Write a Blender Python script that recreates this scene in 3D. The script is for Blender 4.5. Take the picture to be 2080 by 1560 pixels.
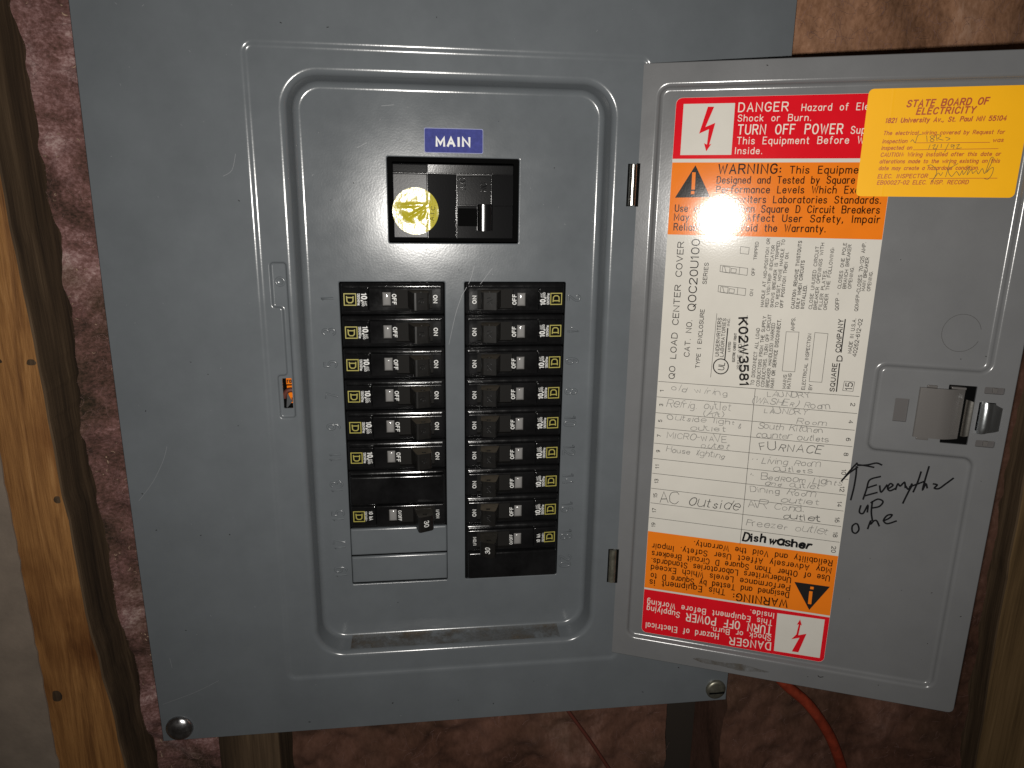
# Electrical panel close-up. All modelling coordinates are millimetres in the panel's own frame:
# x to the right, y up, z out of the wall (cover face = 0).  P() turns them into Blender metres.
import bpy, bmesh, math, random
from mathutils import Vector, Matrix, noise
random.seed(7)
for o in list(bpy.data.objects): bpy.data.objects.remove(o, do_unlink=True)
SC = bpy.context.scene
COL = SC.collection
def P(x, y, z): return Vector((x, -z, y)) * 0.001

# ------------------------------------------------------------------ camera
cam_d = bpy.data.cameras.new('camera'); cam = bpy.data.objects.new('camera', cam_d); COL.objects.link(cam)
cam_d.sensor_width = 36.0; cam_d.lens = 25.127; cam_d.clip_start = 0.01; cam_d.clip_end = 50
CW = (-18.285, 140.346, 405.229)
_r = [(0.99242214, 0.01349004, 0.12213239), (-0.017152, -0.96901507, 0.24640535), (0.12167214, -0.24663294, -0.96144063)]
def _v(t, s=1): return Vector((t[0], -t[2], t[1])) * s
_m = Matrix((_v(_r[0]), _v(_r[1], -1), _v(_r[2], -1))).transposed().to_4x4()
cam.matrix_world = Matrix.Translation(P(*CW)) @ _m
SC.camera = cam

# ------------------------------------------------------------------ world: a dim room, almost black
w = bpy.data.worlds.new('World'); SC.world = w; w.use_nodes = True
w.node_tree.nodes['Background'].inputs[0].default_value = (1.0, 0.86, 0.74, 1)
w.node_tree.nodes['Background'].inputs[1].default_value = 0.014

# ------------------------------------------------------------------ the phone's flash, beside the lens
FL = (CW[0] - 1, CW[1] - 14, CW[2] - 1)
ld = bpy.data.lights.new('phone_flash', 'SPOT'); lo = bpy.data.objects.new('phone_flash', ld); COL.objects.link(lo)
ld.energy = 6.2; ld.spot_size = math.radians(150); ld.spot_blend = 1.0; ld.shadow_soft_size = 0.0042; ld.color = (1.0, 0.965, 0.91)
lo.matrix_world = Matrix.Translation(P(*FL)) @ (P(55, 105, -20) - P(*FL)).to_track_quat('-Z', 'Y').to_matrix().to_4x4()

SC.view_settings.view_transform = 'Standard'; SC.view_settings.look = 'None'
SC.view_settings.exposure = 0.20; SC.view_settings.gamma = 1.0
SC.view_settings.use_curve_mapping = False
SC.render.engine = 'CYCLES'
SC.render.resolution_x = 1024; SC.render.resolution_y = 768

# ------------------------------------------------------------------ measured tables (mm on the door / panel)
WHITE_TEXT = [["DANGER",53.66,188.91,-0.1,24.8,4.3],["Hazard of Electrical",85.33,188.75,-0.1,46.56,3.28],["Shock or Burn.",53.76,184.06,-0.4,36.62,3.2],["TURN OFF POWER",54.34,177.48,-0.3,51.93,4.68],["Supplying",110.47,177.17,0.3,18.95,3.48],["This Equipment Before Working",54.34,172.43,-0.1,77.44,3.44],["Inside.",53.63,167.36,-0.2,13.96,3.29],["DANGER",100.53,-125.08,-178.2,24.48,5.03],["Hazard of Electrical",69.01,-124.76,-179.4,45.73,3.99],["Shock or Burn.",100.25,-120.13,-179.0,35.98,3.64],["TURN OFF POWER",99.98,-113.92,180.0,51.54,5.34],["Supplying",44.1,-114.04,177.4,20.68,3.9],["This Equipment Before Working",99.99,-109.22,179.5,76.6,3.81],["Inside.",100.57,-104.27,-179.9,13.95,3.56]]
BLACK_TEXT = [["WARNING:",45.97,157.07,0.4,32.11,4.74],["This Equipment is",82.74,157.3,0.2,46.37,3.6],["Designed and Tested by Square D to",45.54,151.93,0.3,82.48,3.55],["Performance Levels Which Exceed",45.62,146.81,0.4,80.1,3.57],["Underwriters Laboratories Standards.",44.72,141.66,0.4,84.3,3.59],["Use of Other Than Square D Circuit Breakers",24.01,136.47,0.4,104.91,3.64],["May Adversely Affect User Safety, Impair",23.87,131.59,0.4,105.85,3.66],["Reliability and Void the Warranty.",24.04,126.14,0.6,79.77,3.72],["WARNING:",107.27,-94.03,-179.0,31.7,4.93],["This Equipment is",70.33,-93.05,-178.9,46.37,4.01],["Designed and Tested by Square D to",107.56,-88.54,-179.5,83.16,3.79],["Performance Levels Which Exceed",107.72,-83.72,179.9,83.51,3.77],["Underwriters Laboratories Standards.",107.64,-78.52,-179.8,83.51,3.75],["Use of Other Than Square D Circuit Breakers",129.0,-73.8,-180.0,104.82,3.7],["May Adversely Affect User Safety. Impair",129.24,-68.73,179.9,105.38,3.68],["Reliability and Void the Warranty.",129.29,-63.65,179.7,79.86,3.63]]
LABEL_TEXT = [["QO LOAD CENTER COVER",30.16,39.61,90.1,80.09,3.23],["CAT. NO.",37.71,53.64,89.6,21.58,2.91],["QOC20U100",39.12,80.92,90.6,40.41,4.17],["TYPE 1 ENCLOSURE",44.03,47.26,89.6,34.59,2.11],["SERIES",44.2,96.52,88.5,11.89,2.07],["UL",57.86,47.1,86.3,4.3,3.18],["LISTED",60.4,58.28,90.4,5.67,1.13],["ELECTRIC CABINET FRONT",63.42,52.46,90.7,16.66,1.25],["ISSUE NO. R-",66.81,48.33,91.3,20.99,1.75],["INC.",58.83,73.13,91.0,4.6,1.12],["TO DISCONNECT ALL LOAD",75.26,39.52,89.7,33.3,1.73],["CONDUCTORS FROM THE SUPPLY",78.3,39.09,90.1,40.7,1.72],["CONDUCTORS. TURN OFF CIRCUIT",80.93,38.98,90.1,41.93,1.72],["BREAKER HANDLE(S) MARKED",83.6,39.0,90.5,37.21,1.71],["ON",69.91,90.94,90.3,3.51,1.58],["OFF",69.77,102.38,89.4,4.1,1.57],["TRIPPED",70.15,111.19,89.3,9.63,1.56],["HANDLE AT MID-POSITION OR",76.23,85.16,90.2,37.65,1.56],["RED VISI-TRIP INDICATOR",78.65,85.16,89.5,34.05,1.56],["SHOWS BREAKER IS TRIPPED.",81.37,85.11,89.9,36.93,1.55],["TO RESET, MOVE HANDLE TO",83.96,85.12,90.1,37.29,1.55],["CLOSE UNUSED CIRCUIT",101.59,85.22,90.0,34.04,1.63],["BREAKER OPENINGS WITH",104.11,85.16,90.2,35.97,1.62],["FILLER PLATES.",106.57,85.17,89.1,21.77,1.63],["ORDER THE FOLLOWING:",109.19,85.12,89.9,33.76,1.61],["QOFP -",115.24,85.31,93.2,9.34,1.72],["CLOSES ONE POLE",115.01,97.12,89.7,24.32,1.59],["BRANCH BREAKER",117.56,97.24,89.9,23.38,1.59],["OPENING.",120.11,97.35,89.4,11.61,1.59],["QOMIFP-CLOSES 70-125 AMP.",124.97,85.34,90.7,36.67,1.69],["MAIN BREAKER",127.0,96.44,89.9,17.71,1.57],["OPENING.",129.7,96.44,89.9,10.46,1.57],["AMPS.",93.74,72.63,91.3,7.38,1.79],["MAINS",92.67,38.95,91.5,8.02,1.71],["RATING",95.09,39.16,90.7,8.68,1.7],["ELECTRICAL INSPECTION",102.81,39.14,89.8,32.13,1.68],["BY",106.59,39.33,90.7,3.13,1.68],["MADE IN U.S.A.",124.5,61.79,89.6,19.34,1.73],["40262-612-02",127.19,60.05,88.1,20.96,1.9],["15",127.34,41.1,91.1,4.06,3.39],["1",24.41,31.21,90.3,1.13,2.01],["3",24.58,22.35,90.3,1.14,2.02],["5",24.61,12.31,90.3,1.15,2.03],["7",24.54,2.73,90.3,1.17,2.04],["9",24.63,-7.16,90.3,1.18,2.05],["11",24.75,-17.83,92.1,2.53,2.07],["13",24.87,-27.42,92.0,2.55,2.08],["15",24.78,-37.06,92.0,2.58,2.09],["17",24.71,-47.12,92.0,2.61,2.1],["19",24.82,-56.95,92.0,2.63,2.11],["2",127.8,33.48,-89.5,1.59,2.11],["4",127.95,23.36,-89.5,1.61,2.12],["6",127.9,12.87,-89.5,1.63,2.14],["8",127.76,3.9,-89.5,1.65,2.15],["10",127.77,-6.34,-86.8,2.91,2.16],["12",128.09,-16.8,-86.8,2.95,2.17],["14",127.78,-26.2,-86.9,2.98,2.19],["16",127.7,-36.11,-86.9,3.02,2.2],["18",127.74,-45.53,-86.9,3.05,2.21],["20",127.94,-54.61,-88.0,3.9,2.23]]
LABEL_BOLD = [["MAIN OR SERVICE DISCONNECT.",86.04,38.73,89.7,39.91,1.71],["OFF POSITION THEN ON.",86.47,85.18,90.0,30.56,1.54],["CAUTION: REMOVE TWISTOUTS",92.45,85.05,89.8,36.86,1.65],["ONLY WHEN CIRCUITS",94.94,85.06,89.7,26.36,1.65],["INSTALLED.",97.48,85.13,88.9,13.09,1.65],["SQUARE",118.34,39.47,91.2,16.04,2.24],["D",120.29,57.1,92.2,2.97,2.56],["COMPANY",118.83,62.03,91.7,18.31,2.32],["K02W3581",63.7,78.01,-84.1,39.32,4.48]]
LABEL_SERIF = [["UNDERWRITERS",54.33,55.17,90.6,22.3,1.9],["LABORATORIES",56.88,55.01,90.4,22.27,1.76]]
PENCIL = [["old wiring",28.86,32.65,-1.5,32.42,3.47],["Refrig. outlet",26.88,22.07,1.5,36.75,4.2],["(Kit)",48.76,18.09,3.7,11.37,2.94],["Outside light",28.07,14.31,0.4,38.53,3.18],["&",68.82,12.66,0.3,1.48,3.14],["outlet",41.85,8.86,2.8,20.0,3.19],["MICRO-WAVE",28.51,2.42,1.3,34.53,3.58],["outlet",48.95,-1.56,3.6,15.41,3.0],["House lighting",28.55,-6.36,-0.9,34.03,3.26],["LAUNDRY",83.23,33.41,3.0,23.2,3.02],["(WASHER) Room",75.19,28.93,-0.3,41.79,3.37],["LAUNDRY",82.31,23.39,2.9,23.39,3.06],["Room",100.78,18.78,0.7,15.5,3.05],["South Kitchen",80.07,13.8,1.3,34.9,3.29],["Counter outlets",78.98,8.43,1.6,39.9,3.31],["Living Room",83.96,-7.32,2.2,31.51,3.37],["outlets",91.05,-11.49,3.0,21.2,3.17],["BedRoom Lights",84.94,-17.62,2.0,43.58,3.53],["and outlet",86.86,-21.0,2.5,30.12,3.2],["Dining Room",79.57,-25.92,1.5,35.19,3.45],["outlet",97.08,-30.57,2.6,20.69,3.23],["AiR Cond.",79.18,-35.91,1.7,31.04,3.78],["Freezer outlet",78.62,-47.91,0.4,45.5,4.04],["''",77.94,-8.02,1.8,2.56,2.85],["''",78.21,-18.08,2.7,2.9,2.88]]
PEN = [["FURNACE",82.53,1.05,1.5,32.95,4.86],["outlet",99.04,-40.56,1.9,20.48,3.48],["AC Outside",27.13,-40.04,1.3,46.09,6.37]]
MARKER_TEXT = [["Dish",77.8,-58.47,4.2,12.8,5.39],["washer",92.87,-57.71,-1.0,23.2,4.6]]
STICKER_BOLD = [["STATE BOARD OF",134.94,189.64,0.9,35.94,2.99],["ELECTRICITY",139.88,186.01,0.5,25.77,2.91],["1821 University Av., St. Paul MN 55104",126.08,182.18,0.4,53.73,2.12]]
STICKER_TEXT = [["The electrical wiring covered by Request for",125.91,176.31,-0.0,54.26,1.8],["inspection",125.97,172.29,0.3,11.32,1.84],["was",175.82,172.5,0.7,4.44,1.78],["inspected on",125.92,169.02,0.5,14.0,1.85],["CAUTION: Wiring installed after this date or",125.97,165.69,0.3,54.13,1.83],["alterations made to the wiring existing on this",125.93,162.4,0.3,54.27,1.83],["date may create a hazardous condition.",125.93,159.04,0.4,45.6,1.85],["ELEC. INSPECTOR",125.98,154.97,0.7,23.04,1.87],["EB00027-02 ELEC. INSP. RECORD",126.1,151.83,0.7,41.85,1.87]]
STICKER_LINES = [[[141.18,172.31],[174.55,172.28]],[[140.72,168.94],[178.71,169.29]],[[149.98,154.93],[180.51,155.22]]]
STICKER_PEN = [[[139.04,172.91],[139.82,173.86],[141.16,172.41],[141.84,175.76],[143.56,176.46]],[[146.55,172.84],[145.92,175.72]],[[148.4,175.69],[149.63,174.96],[148.38,174.26],[147.84,173.31],[149.04,172.82],[149.59,173.68],[148.37,174.36],[147.57,175.22],[148.4,175.69]],[[150.99,173.28],[150.37,176.05],[152.46,175.55],[151.15,174.38],[153.65,173.5]],[[154.56,174.91],[156.68,174.18],[155.24,173.34]],[[147.74,169.24],[148.11,171.39]],[[149.31,170.91],[150.5,171.38],[149.74,169.47],[151.23,169.46]],[[151.72,171.37],[150.88,167.78]],[[153.26,171.59],[153.27,169.92]],[[156.36,171.81],[155.16,167.76]],[[159.05,171.08],[157.69,171.23],[157.94,170.13],[159.05,171.08],[158.85,169.41]],[[160.03,171.07],[161.3,171.44],[160.35,169.5],[162.44,169.77]],[[148.21,161.02],[150.19,161.51],[152.84,158.84],[152.73,156.41],[151.36,153.23],[152.61,155.68],[153.92,157.63],[155.0,156.42],[155.78,157.88]],[[158.35,163.67],[157.89,159.82],[157.36,155.7]],[[162.01,162.23],[158.22,159.09],[160.03,155.95],[161.91,158.38],[163.54,156.45],[164.51,158.86],[165.25,156.94],[167.33,160.79],[166.84,156.7],[168.44,159.35],[169.26,157.43],[170.72,158.87],[171.86,157.2],[173.22,159.83],[174.69,157.44],[176.01,164.35],[177.22,164.96],[176.64,161.74],[175.27,157.92],[176.54,159.6],[177.96,160.31],[177.97,157.45],[176.63,154.82],[174.94,154.95]]]
LABEL_LINES = [[[21.06,37.34],[131.57,37.65]],[[20.79,27.71],[131.61,27.72]],[[20.74,17.77],[131.51,17.86]],[[20.79,8.17],[131.52,8.02]],[[20.92,-1.68],[131.62,-1.79]],[[21.05,-11.63],[131.62,-11.87]],[[21.09,-21.34],[131.57,-21.58]],[[21.0,-31.31],[131.53,-31.55]],[[21.1,-41.07],[131.46,-41.43]],[[20.92,-50.97],[131.71,-51.44]],[[76.29,37.44],[76.48,-61.09]],[[51.36,79.94],[50.88,42.31]],[[68.04,79.88],[67.59,42.29]],[[89.64,71.73],[96.38,71.96],[96.5,49.08],[89.81,49.09],[89.64,71.73]],[[104.66,72.21],[111.44,72.0],[111.33,44.17],[104.69,44.1],[104.66,72.21]],[[122.91,45.78],[128.23,45.76],[127.96,40.29],[122.67,40.37],[122.91,45.78]],[[50.99,96.04],[65.89,94.91],[65.82,90.94],[50.97,92.43],[50.99,96.04]],[[61.57,95.23],[61.48,91.37]],[[52.28,95.46],[56.34,95.12],[56.19,91.77],[52.23,92.23],[52.28,95.46]],[[57.01,94.51],[59.81,94.25],[59.69,92.06],[56.89,92.25],[57.01,94.51]],[[53.22,95.31],[54.44,91.94]],[[51.11,107.43],[65.9,106.2],[65.83,102.29],[51.09,103.87],[51.11,107.43]],[[61.62,106.55],[61.52,102.75]],[[52.39,106.84],[56.42,106.48],[56.27,103.18],[52.35,103.66],[52.39,106.84]],[[57.09,105.87],[59.87,105.6],[59.75,103.44],[56.97,103.65],[57.09,105.87]],[[53.33,106.69],[54.53,103.36]],[[61.08,118.07],[65.66,117.58],[65.56,113.97],[61.11,114.33],[61.08,118.07]]]
LABEL_HEAVY = [[[57.95,53.61],[58.06,71.77]],[[119.51,39.57],[119.29,55.6]],[[119.3,62.07],[119.28,80.39]]]
UL_RING = [[60.26,49.52],[60.22,48.36],[59.89,47.25],[59.31,46.28],[58.5,45.5],[57.53,44.98],[56.46,44.74],[55.36,44.81],[54.31,45.17],[53.38,45.82],[52.64,46.69],[52.13,47.74],[51.9,48.89],[51.95,50.05],[52.28,51.16],[52.87,52.13],[53.68,52.9],[54.66,53.42],[55.72,53.65],[56.82,53.57],[57.86,53.2],[58.78,52.56],[59.52,51.69],[60.02,50.66],[60.26,49.52]]
BOLTS = [[[37.62,191.72],[40.9,191.65],[37.14,181.35],[42.14,183.42],[39.87,172.22],[40.94,172.66],[38.52,168.7],[37.01,173.01],[38.63,172.23],[39.05,180.18],[34.02,177.96]],[[113.27,-128.58],[117.1,-128.44],[120.38,-114.76],[115.86,-116.67],[116.39,-109.2],[117.24,-109.83],[115.75,-105.62],[114.26,-109.61],[115.33,-109.17],[114.7,-116.26],[112.13,-120.2],[116.69,-118.26]]]
BOLT_SQUARES = [[[24.72,193.36],[51.57,193.29],[51.88,166.85],[24.74,166.82]],[[102.32,-103.79],[129.54,-103.19],[129.62,-129.89],[102.92,-130.27]]]
TRIS = [[[33.35,160.63],[41.82,144.93],[24.15,144.4]],[[110.54,-81.47],[129.23,-81.33],[120.15,-97.54]]]
TRI_BARS = [[[32.82,157.03],[33.01,149.14]],[[119.78,-86.4],[119.93,-93.7]]]
TRI_DOTS = [[32.91,146.82],[120.1,-83.44]]
MARKER_STROKES = [[[135.13,-3.59],[135.5,-8.4],[135.3,-16.57],[134.58,-24.07]],[[135.53,-2.34],[139.85,-2.47],[144.05,-2.94]],[[135.72,-2.72],[140.48,-1.92],[145.09,-0.26],[147.93,-1.05]],[[135.21,-1.41],[132.57,-5.51],[128.41,-13.18]],[[135.73,-3.92],[131.8,-7.87],[128.63,-12.66]],[[148.15,-8.07],[142.96,-10.73],[142.02,-16.53],[140.98,-22.81]],[[142.85,-15.37],[146.75,-13.33]],[[141.55,-20.68],[147.67,-17.85]],[[148.52,-13.68],[149.75,-17.34],[152.17,-12.65]],[[153.26,-14.7],[155.24,-12.59],[153.75,-11.65],[152.67,-14.37],[154.11,-15.96],[156.63,-14.27]],[[156.9,-14.8],[157.6,-11.33],[158.97,-12.44],[160.81,-9.97],[161.64,-13.07]],[[161.8,-12.25],[163.36,-13.82],[164.66,-10.45]],[[165.01,-11.04],[163.58,-15.4],[161.68,-22.52]],[[168.24,-2.86],[167.33,-9.32],[165.97,-15.09]],[[163.83,-12.31],[170.53,-8.28]],[[171.73,0.71],[170.95,-6.49],[170.43,-13.32],[171.58,-9.58],[172.57,-11.85]],[[175.31,-9.12],[177.22,-9.51],[176.19,-11.55],[178.44,-11.5],[181.18,-8.54],[184.55,-4.66]],[[140.23,-27.03],[140.01,-30.96],[142.05,-31.51],[143.86,-26.3],[144.16,-30.39]],[[145.96,-23.55],[146.23,-30.1],[147.42,-35.16]],[[145.38,-24.45],[148.52,-21.82],[151.43,-22.9],[149.91,-26.14],[146.13,-27.64]],[[138.8,-38.47],[137.33,-40.36],[137.86,-43.66],[139.74,-44.4],[141.07,-41.93],[140.14,-38.95],[138.8,-38.47]],[[145.65,-40.67],[146.51,-35.71],[146.94,-37.48],[148.16,-35.47],[149.66,-35.1],[151.37,-38.09]],[[153.1,-34.77],[156.0,-32.55],[157.1,-30.33],[154.7,-31.08],[153.25,-34.34],[155.36,-36.11],[159.76,-33.83]]]
CABLE = [[228.5,-187.8],[245.3,-205.1],[262.0,-220.5],[274.9,-236.8],[287.1,-256.0],[299.2,-283.4],[308.2,-312.2]]
WIRE = [[79.7,-215.1],[88.1,-228.4],[101.1,-248.8],[117.5,-276.7]]
SCRATCH_OUT = [[[-163.9,3.3],[-167.0,-5.6],[-173.9,-18.2],[-182.5,-29.1]],[[-176.0,-133.2],[-175.3,-140.0]],[[-183.3,-165.6],[-163.2,-158.4],[-148.8,-151.3]],[[-121.0,151.5],[-116.3,154.6],[-113.9,162.7]],[[-137.9,86.9],[-129.4,85.7],[-119.1,75.9]],[[-162.5,219.6],[-153.6,225.1]]]
SCRATCH_IN = [[[11.3,104.5],[9.0,96.0],[4.2,87.5]],[[21.8,103.1],[14.7,93.7]],[[4.2,87.5],[0.4,76.0],[-3.5,58.5]],[[-38.6,189.6],[-32.0,190.3]],[[-52.4,167.8],[-47.1,170.5]],[[-14.7,115.5],[-20.5,102.1]]]
# ------------------------------------------------------------------ door frame
PHI = 0.4001; XH = 100.544; ZH = -2.0
MDOOR = Matrix.Translation(P(XH, 0, ZH)) @ Matrix.Rotation(-PHI, 4, 'Z')
IDENT = Matrix.Identity(4)

# ------------------------------------------------------------------ materials
def mat(name, base, rough=0.5, metal=0.0, spec=0.5, bump=0.0, bscale=900.0, bdist=0.0002, var=0.0, vscale=30.0, rvar=0.0, coat=0.0, stretch=None, dark=None):
    m = bpy.data.materials.new(name); m.use_nodes = True
    nt = m.node_tree; b = nt.nodes['Principled BSDF']
    b.inputs['Base Color'].default_value = (*base, 1); b.inputs['Roughness'].default_value = rough
    b.inputs['Metallic'].default_value = metal; b.inputs['Specular IOR Level'].default_value = spec
    b.inputs['Coat Weight'].default_value = coat; b.inputs['Coat Roughness'].default_value = 0.12
    tc = nt.nodes.new('ShaderNodeTexCoord')
    if bump:
        n = nt.nodes.new('ShaderNodeTexNoise'); n.inputs['Scale'].default_value = bscale; n.inputs['Detail'].default_value = 3
        nt.links.new(tc.outputs['Object'], n.inputs['Vector'])
        bp = nt.nodes.new('ShaderNodeBump'); bp.inputs['Strength'].default_value = bump; bp.inputs['Distance'].default_value = bdist
        nt.links.new(n.outputs['Fac'], bp.inputs['Height']); nt.links.new(bp.outputs['Normal'], b.inputs['Normal'])
    if var or rvar:
        n = nt.nodes.new('ShaderNodeTexNoise'); n.inputs['Scale'].default_value = vscale; n.inputs['Detail'].default_value = 6
        n.inputs['Roughness'].default_value = 0.65
        src = tc.outputs['Object']
        if stretch:
            mp = nt.nodes.new('ShaderNodeMapping'); mp.inputs['Scale'].default_value = stretch
            nt.links.new(src, mp.inputs['Vector']); src = mp.outputs['Vector']
        nt.links.new(src, n.inputs['Vector'])
        if var:
            mx = nt.nodes.new('ShaderNodeMix'); mx.data_type = 'RGBA'
            d = dark if dark else tuple(c * (1 - var) for c in base)
            l = tuple(min(1, c * (1 + var)) for c in base)
            mx.inputs['A'].default_value = (*d, 1); mx.inputs['B'].default_value = (*l, 1)
            mr = nt.nodes.new('ShaderNodeMapRange'); mr.inputs['From Min'].default_value = 0.32; mr.inputs['From Max'].default_value = 0.68
            nt.links.new(n.outputs['Fac'], mr.inputs['Value']); nt.links.new(mr.outputs['Result'], mx.inputs['Factor'])
            nt.links.new(mx.outputs['Result'], b.inputs['Base Color'])
        if rvar:
            mr = nt.nodes.new('ShaderNodeMapRange'); mr.inputs['From Min'].default_value = 0.3; mr.inputs['From Max'].default_value = 0.7
            mr.inputs['To Min'].default_value = rough - rvar; mr.inputs['To Max'].default_value = rough + rvar
            nt.links.new(n.outputs['Fac'], mr.inputs['Value']); nt.links.new(mr.outputs['Result'], b.inputs['Roughness'])
    return m

def ramp_mat(name, stops, scale, stretch, rough=0.9, detail=8, fine=None, bump=0.3, bdist=0.001, nrough=0.6, distort=0.0, patch=None):
    m = bpy.data.materials.new(name); m.use_nodes = True
    nt = m.node_tree; b = nt.nodes['Principled BSDF']; b.inputs['Roughness'].default_value = rough
    b.inputs['Specular IOR Level'].default_value = 0.25
    tc = nt.nodes.new('ShaderNodeTexCoord'); mp = nt.nodes.new('ShaderNodeMapping'); mp.inputs['Scale'].default_value = stretch
    nt.links.new(tc.outputs['Object'], mp.inputs['Vector'])
    n = nt.nodes.new('ShaderNodeTexNoise'); n.inputs['Scale'].default_value = scale; n.inputs['Detail'].default_value = detail
    n.inputs['Roughness'].default_value = nrough; n.inputs['Distortion'].default_value = distort
    nt.links.new(mp.outputs['Vector'], n.inputs['Vector'])
    fac = n.outputs['Fac']
    if fine:
        mp2 = nt.nodes.new('ShaderNodeMapping'); mp2.inputs['Scale'].default_value = fine[1]
        nt.links.new(tc.outputs['Object'], mp2.inputs['Vector'])
        n2 = nt.nodes.new('ShaderNodeTexNoise'); n2.inputs['Scale'].default_value = fine[0]; n2.inputs['Detail'].default_value = 5
        n2.inputs['Roughness'].default_value = 0.7
        nt.links.new(mp2.outputs['Vector'], n2.inputs['Vector'])
        mx = nt.nodes.new('ShaderNodeMath'); mx.operation = 'MULTIPLY_ADD'; mx.inputs[1].default_value = fine[2]
        ad = nt.nodes.new('ShaderNodeMath'); ad.operation = 'SUBTRACT'; ad.inputs[1].default_value = 0.5
        nt.links.new(n2.outputs['Fac'], ad.inputs[0]); nt.links.new(ad.outputs[0], mx.inputs[0]); nt.links.new(fac, mx.inputs[2])
        fac = mx.outputs[0]
    cr = nt.nodes.new('ShaderNodeValToRGB'); els = cr.color_ramp.elements
    while len(els) > 1: els.remove(els[-1])
    els[0].position = stops[0][0]; els[0].color = (*stops[0][1], 1)
    for pos, c in stops[1:]:
        e = els.new(pos); e.color = (*c, 1)
    nt.links.new(fac, cr.inputs['Fac']); out = cr.outputs['Color']
    if patch:
        n3 = nt.nodes.new('ShaderNodeTexNoise'); n3.inputs['Scale'].default_value = patch[0]; n3.inputs['Detail'].default_value = 4; nt.links.new(tc.outputs['Object'], n3.inputs['Vector'])
        mr = nt.nodes.new('ShaderNodeMapRange'); mr.inputs['From Min'].default_value = .5; mr.inputs['From Max'].default_value = .66; nt.links.new(n3.outputs['Fac'], mr.inputs['Value'])
        hs = nt.nodes.new('ShaderNodeMix'); hs.data_type = 'RGBA'; hs.blend_type = 'MULTIPLY'; hs.inputs['B'].default_value = (*patch[1], 1)
        nt.links.new(mr.outputs['Result'], hs.inputs['Factor']); nt.links.new(out, hs.inputs['A']); out = hs.outputs['Result']
    nt.links.new(out, b.inputs['Base Color'])
    bp = nt.nodes.new('ShaderNodeBump'); bp.inputs['Strength'].default_value = bump; bp.inputs['Distance'].default_value = bdist
    nt.links.new(fac, bp.inputs['Height']); nt.links.new(bp.outputs['Normal'], b.inputs['Normal'])
    return m

PAINT_C = (0.118, 0.1295, 0.140)
M_PAINT = mat('grey_enamel', PAINT_C, 0.20, spec=0.5, bump=0.5, bscale=900, bdist=0.00004, var=0.07, vscale=26, rvar=0.035)
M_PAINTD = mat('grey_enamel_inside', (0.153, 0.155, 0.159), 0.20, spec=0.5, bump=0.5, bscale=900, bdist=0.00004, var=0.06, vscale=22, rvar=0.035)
M_SCR = mat('scratch_mark', (0.175, 0.183, 0.195), 0.4)
M_BLACK = mat('black_plastic', (0.0068, 0.0068, 0.0072), 0.13, spec=0.5, bump=0.12, bscale=1500, bdist=0.0001, var=0.4, vscale=60, rvar=0.08)
M_BLACK2 = mat('black_plastic_matt', (0.007, 0.007, 0.0075), 0.42, spec=0.45, bump=0.1, bscale=1800, bdist=0.0001)
M_HANDLE = mat('toggle_plastic', (0.0075, 0.007, 0.0065), 0.33, spec=0.5, bump=0.1, bscale=1600, bdist=0.0001, var=0.5, vscale=150)
M_MATT = mat('dull_black_well', (0.0075, 0.0068, 0.006), 0.75, spec=0.2)
M_VOID = mat('dark_interior', (0.003, 0.003, 0.003), 0.9, spec=0.03)
M_MBLACK = mat('main_breaker_plastic', (0.006, 0.006, 0.0065), 0.17, spec=0.35, bump=0.3, bscale=1200, bdist=0.00005)
M_LENS = mat('clear_window', (0.24, 0.235, 0.23), 0.12, spec=0.8, coat=0.5)
M_WHITE_INK = mat('white_ink', (0.68, 0.68, 0.66), 0.45)
M_YELLOW_INK = mat('yellow_ink', (0.36, 0.32, 0.07), 0.45)
M_STEEL = mat('zinc_steel', (0.62, 0.60, 0.55), 0.22, metal=1.0, bump=0.1, bscale=700, var=0.15, vscale=120)
M_DUSTY = mat('dusty_plastic', (0.085, 0.070, 0.050), 0.7, var=0.25, vscale=300)
M_DUSTY2 = mat('lightly_dusty_plastic', (0.028, 0.025, 0.020), 0.6, var=0.3, vscale=300)
M_CATCH = mat('catch_steel', (0.74, 0.78, 0.80), 0.34, metal=1.0, bump=0.25, bscale=300, bdist=0.0003)
M_CHROME = mat('bright_steel', (0.50, 0.50, 0.51), 0.26, metal=1.0, bump=0.5, bscale=170, bdist=0.0006, var=0.3, vscale=150, rvar=0.1)
M_DULL = mat('aged_screw', (0.26, 0.25, 0.20), 0.42, metal=0.85, bump=0.2, bscale=800, var=0.3, vscale=300)
M_GALV = mat('grey_latch_steel', (0.150, 0.141, 0.135), 0.27, metal=0.25, spec=0.5, bump=0.08, bscale=900)
M_SLOT = mat('slot_floor', (0.085, 0.079, 0.078), 0.55)
M_PAPER = mat('label_paper', (0.62, 0.592, 0.535), 0.088, spec=0.5, bump=0.5, bscale=1000, bdist=0.00003, var=0.035, vscale=40)
M_RED = mat('red_print', (0.66, 0.008, 0.017), 0.088, bump=0.5, bscale=1000, bdist=0.00003, var=0.06, vscale=60)
M_ORANGE = mat('orange_print', (0.80, 0.195, 0.012), 0.088, bump=0.5, bscale=1000, bdist=0.00003, var=0.04, vscale=60)
M_PALE = mat('pale_print', (0.78, 0.70, 0.62), 0.088, bump=0.5, bscale=1000, bdist=0.00003)
M_INK = mat('black_print', (0.018, 0.016, 0.016), 0.088, bump=0.5, bscale=1000, bdist=0.00003)
M_DARKBROWN = mat('dark_orange_band_print', (0.022, 0.008, 0.004), 0.088, bump=0.5, bscale=1000, bdist=0.00003)
M_PENCIL = mat('pencil_lead', (0.19, 0.182, 0.168), 0.45)
M_PEN = mat('dark_pencil', (0.04, 0.038, 0.036), 0.45)
M_MARKER = mat('marker_ink', (0.006, 0.006, 0.007), 0.3)
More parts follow.
